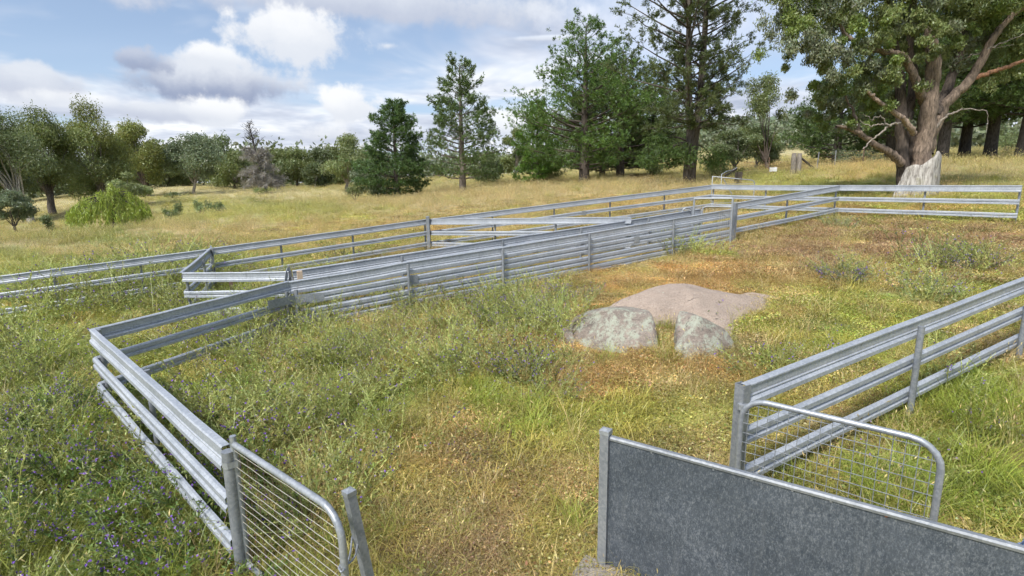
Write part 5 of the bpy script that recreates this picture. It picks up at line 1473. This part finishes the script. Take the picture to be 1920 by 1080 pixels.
# --- the big gum with its hollow stump
def big_gum():
    global rng
    keep = rng; rng = np.random.default_rng(99)
    y = 20.0; base = ground_at(1712, y)
    e = empty('gum_tree', tuple(base), 'massive many-limbed gum tree with hollow grey stump at its foot', 'tree', 'gum trees beyond the yard')
    def W3(p): return at(p[0], p[1], y + (p[2] if len(p) > 2 else 0)) - base
    bk = np.array((.125, .098, .080)); bk2 = np.array((.25, .19, .145)); pale = np.array((.33, .29, .245))
    def limb(pts, r0, r1, col=bk, part='limb', n=10, wob=.02):
        Q = smooth_path([W3(p) for p in pts], 6)
        Q[1:-1] += rng.normal(0, wob, (len(Q) - 2, 3))
        mb = MB()
        V, F = tube_vf(Q, np.linspace(r0, r1, len(Q)), n)
        V = V + (fbm(V[:, 0] * 5 + V[:, 1] * 4, V[:, 2] * 2.0, 1.3, 3, 4)[:, None] - .5) * .20 * min(1, r0 * 2.4)
        mb.add(V, F, np.tile(col, (len(V), 1)))
        mb.obj(part, M_BARK, e, smooth=True, color=True)
        return Q
    # trunks
    limb([(1712, 385, 0), (1722, 330, 0), (1729, 290, -.1), (1738, 229, -.15), (1747, 158, -.2), (1750, 116, -.2), (1744, 66, -.1), (1738, 10, 0), (1736, -80, .1), (1742, -180, .2)], .37, .10, bk2, 'trunk', 14)
    limb([(1700, 385, .1), (1693, 330, .1), (1691, 250, .1), (1689, 176, .2), (1684, 125, .3), (1672, 60, .3), (1660, -20, .2), (1650, -120, .2)], .25, .07, bk * .85, 'trunk', 12)
    limb([(1708, 330, .2), (1708, 260, .2), (1702, 215, .25), (1712, 160, .4), (1706, 90, .5), (1712, 0, .5), (1700, -100, .5)], .23, .07, bk * .8, 'trunk', 12)
    limb([(1738, 290, .1), (1748, 246, .1), (1777, 190, .1), (1812, 158, 0), (1840, 113, -.1), (1865, 67, -.2), (1892, 36, -.3), (1935, -10, -.4), (1965, -80, -.5)], .22, .06, bk2 * .95, 'trunk', 12)
    limb([(1735, 200, 0), (1722, 165, -.3), (1704, 122, -.5), (1685, 102, -.6), (1652, 96, -.7), (1622, 88, -.8), (1592, 70, -.9), (1570, 40, -1)], .16, .05, bk2)
    limb([(1752, 215, .1), (1775, 170, .4), (1795, 118, .5), (1812, 60, .6), (1836, 8, .6), (1850, -70, .7)], .20, .05, bk)
    limb([(1814, 150, 0), (1850, 138, -.2), (1885, 127, -.4), (1925, 112, -.6), (1980, 95, -.8)], .09, .04, np.array((.32, .17, .10)), n=8)
    limb([(1690, 305, -.1), (1670, 288, -.3), (1650, 276, -.4), (1628, 262, -.5), (1608, 247, -.6), (1588, 240, -.6), (1568, 238, -.7)], .15, .05, bk2 * .9)
    limb([(1612, 250, -.6), (1606, 232, -.7), (1600, 205, -.8), (1585, 180, -.9)], .08, .03, bk, n=7)
    limb([(1714, 250, -.5), (1700, 232, -.7), (1685, 215, -.8), (1657, 197, -.9), (1640, 186, -1.0), (1626, 168, -1.1)], .11, .05, bk2 * 1.4, n=8)
    limb([(1700, 230, -.6), (1678, 231, -.8), (1664, 238, -.9), (1646, 254, -1.), (1632, 264, -1.0), (1618, 280, -1.1)], .045, .02, pale, 'dead_branch', 6)
    limb([(1668, 236, -.9), (1650, 232, -.9), (1630, 236, -1.), (1612, 226, -1.)], .03, .012, pale, 'dead_branch', 6)
    limb([(1660, 234, -.9), (1652, 218, -1), (1636, 224, -1), (1618, 214, -1)], .022, .01, pale * .8, 'dead_branch', 5)
    limb([(1750, 245, -.2), (1770, 222, -.4), (1790, 210, -.5), (1812, 204, -.6), (1850, 208, -.7)], .06, .015, pale * .8, 'dead_branch', 6)
    limb([(1850, 208, -.7), (1853, 226, -.7), (1850, 248, -.75)], .018, .008, pale * .8, 'dead_branch', 5)
    limb([(1848, 95, -.2), (1880, 80, -.4), (1925, 62, -.6)], .04, .012, pale * .8, 'dead_branch', 6)
    limb([(1790, 120, .2), (1830, 100, 0), (1900, 84, -.2)], .035, .012, pale * .75, 'dead_branch', 6)
    # hollow grey stump: a split shell wrapped round the front of the trunk
    mb = MB(); nS_, nH = 26, 10
    wood = []
    tops = np.interp(np.linspace(0, 1, nS_), [0, .12, .3, .42, .55, .68, .8, .92, 1], [.9, 1.22, 1.34, 1.30, 1.52, 1.76, 1.6, 1.3, 1.1])
    cen = W3((1714, 371, -.30))
    for layer in (0, 1):
        for j in range(nH + 1):
            for i in range(nS_):
                a = math.radians(168 + 250 * i / (nS_ - 1) - 40)
                f = j / nH; zt_ = tops[i] * f + rng.normal(0, .004)
                R0 = (.68 - .17 * f + .13 * math.sin(i * 1.9) * (1 - f) + .03 * math.sin(i * 5.1)) - layer * .07
                wood.append((cen[0] + math.cos(a) * R0 + .16 * f, cen[1] + math.sin(a) * R0 * .9, -.25 + zt_ * 1.08 + .0))
    wood = np.array(wood); F = []
    for layer in (0, 1):
        o0 = layer * (nH + 1) * nS_
        for j in range(nH):
            for i in range(nS_ - 1):
                q = (o0 + j * nS_ + i, o0 + j * nS_ + i + 1, o0 + (j + 1) * nS_ + i + 1, o0 + (j + 1) * nS_ + i)
                F.append(q if layer == 0 else q[::-1])
    o1 = (nH + 1) * nS_
    for i in range(nS_ - 1):
        a, b = nH * nS_ + i, nH * nS_ + i + 1; F.append((a, b, o1 + b, o1 + a))
    for j in range(nH):
        for i in (0, nS_ - 1):
            a, b = j * nS_ + i, (j + 1) * nS_ + i; F.append((a, b, o1 + b, o1 + a))
    mb.add(wood, F)
    st = mb.obj('hollow_stump', M_DEADWOOD, e, smooth=True)
    st['label'] = 'hollow weathered grey stump shell'
    # crown
    cb = MB()
    clumps = [(1500, 30, -.5, 62, 52), (1560, 70, -1, 60, 46), (1530, 118, -1, 46, 46), (1490, 95, 0, 34, 30), (1580, 20, 0, 70, 40), (1640, 30, .3, 70, 48), (1600, 130, -.5, 52, 40), (1650, 150, -.6, 48, 36), (1575, 180, -.4, 48, 36), (1625, 205, -.6, 40, 32), (1560, 222, -.2, 34, 24), (1690, 60, -.8, 52, 40),
              (1700, 10, .2, 60, 50), (1745, 45, -1.2, 40, 32), (1770, 20, .6, 60, 50), (1790, 90, .8, 52, 52), (1820, 40, .6, 60, 54), (1870, 20, 0, 70, 50), (1845, 90, 1.0, 50, 40), (1900, 120, .8, 44, 40), (1905, 70, .6, 50, 46), (1660, -40, 0, 90, 60), (1760, -50, 0, 90, 60), (1860, -50, 0, 90, 60), (1560, -40, -.5, 90, 55), (1940, 20, 0, 60, 60), (1500, -40, -.5, 60, 50),
              (1880, 150, .2, 26, 20), (1660, 100, -1.2, 34, 24), (1715, 80, .9, 40, 60), (1775, 150, 1.1, 40, 50), (1660, 210, .6, 40, 40), (1620, 165, .8, 50, 40), (1545, 160, .6, 40, 30), (1725, 70, -1.3, 36, 24), (1655, 118, -1.3, 34, 24), (1765, 88, -1.0, 26, 22), (1600, 60, -1.2, 40, 30), (1815, 65, -.8, 30, 24), (1520, 175, -.2, 34, 30), (1585, 232, -.5, 30, 18), (1640, 175, -.4, 40, 30), (1500, 60, -.8, 44, 40), (1545, 30, -.8, 50, 40)]
    for px, py, dy, rx, ry in clumps:
        c_ = W3((px, py, dy)); s = px_m(y)
        n = int(rx * ry * .80)
        kk = rng.uniform()
        col = GUM * .92 if kk < .5 else (np.array((.19, .25, .065)) if kk < .75 else np.array((.20, .225, .14)))
        # several small drooping sprays make up a clump
        ns = max(5, int(rx * ry / 160))
        for q in range(ns):
            o_ = rng.normal(0, .52, 3) * np.array((rx * s, rx * s, ry * s))
            leaf_cloud(cb, c_ + o_, np.array((rx * s, rx * s, ry * s)) * rng.uniform(.20, .36), max(20, n * 2 // ns), .125, .040, col * rng.uniform(.9, 1.45), .8, .2, 1.15)
    cb.obj('crown', M_LEAF, e, color=True)
    rng = keep
def deadwood():
    m_, k, out = mat('weathered_stump')
    pos = k.node('ShaderNodeNewGeometry').outputs['Position']
    n_ = k.noise(k.vm('MULTIPLY', pos, (9, 9, 1.5)), 1.6, 6, 0.7, 0.6); n2 = k.noise(pos, 2.0, 4, 0.6)
    col = k.ramp(n_, [(0.36, (0.13, 0.12, 0.105)), (0.5, (0.36, 0.34, 0.31)), (0.68, (0.56, 0.54, 0.50))])
    col = k.mix(k.m('MULTIPLY', k.ss(n2, .55, .68), .4), col, (0.30, 0.30, 0.16, 1))
    principled(k, out, Base_Color=col, Roughness=0.95, Normal=bump(k, n_, 0.9, 0.05))
    return m_
M_DEADWOOD = deadwood()
big_gum()

# --- far wood and wooded hill, one mass
def far_wood():
    global rng
    keep = rng; rng = np.random.default_rng(8)
    cb = MB()
    N_ = 620
    for i in range(N_):
        a = rng.uniform(-56, 56); r = rng.uniform(125, 210)
        x, y = r * math.sin(math.radians(a)), r * math.cos(math.radians(a))
        if -14 < a < 30 and r < 150: continue
        z = gz(x, y); h = rng.uniform(6, 11) * (.8 if a > -5 else 1)
        w_ = rng.uniform(3.0, 5.5)
        leaf_cloud(cb, (x, y, z + h * .45), (w_, w_, h * .6), 150, 1.1, .75, np.array((.20, .235, .14)) * rng.uniform(.75, 1.25), 0, .35, 1.0)  # leaf colour greyed and lightened, standing in for distance haze
    for i in range(260):
        a = rng.uniform(18, 52); r = rng.uniform(230, 420)
        x, y = r * math.sin(math.radians(a)), r * math.cos(math.radians(a)); z = gz(x, y)
        leaf_cloud(cb, (x, y, z + 4), (7, 7, 5.5), 90, 2.2, 1.6, np.array((.21, .25, .17)) * rng.uniform(.8, 1.2), 0, .35, 1.0)
    o = cb.obj('far_wood', M_LEAF, color=True); o['kind'] = 'stuff'; o['label'] = 'far wood along the horizon'; o['category'] = 'wood'
    rng = keep
far_wood()
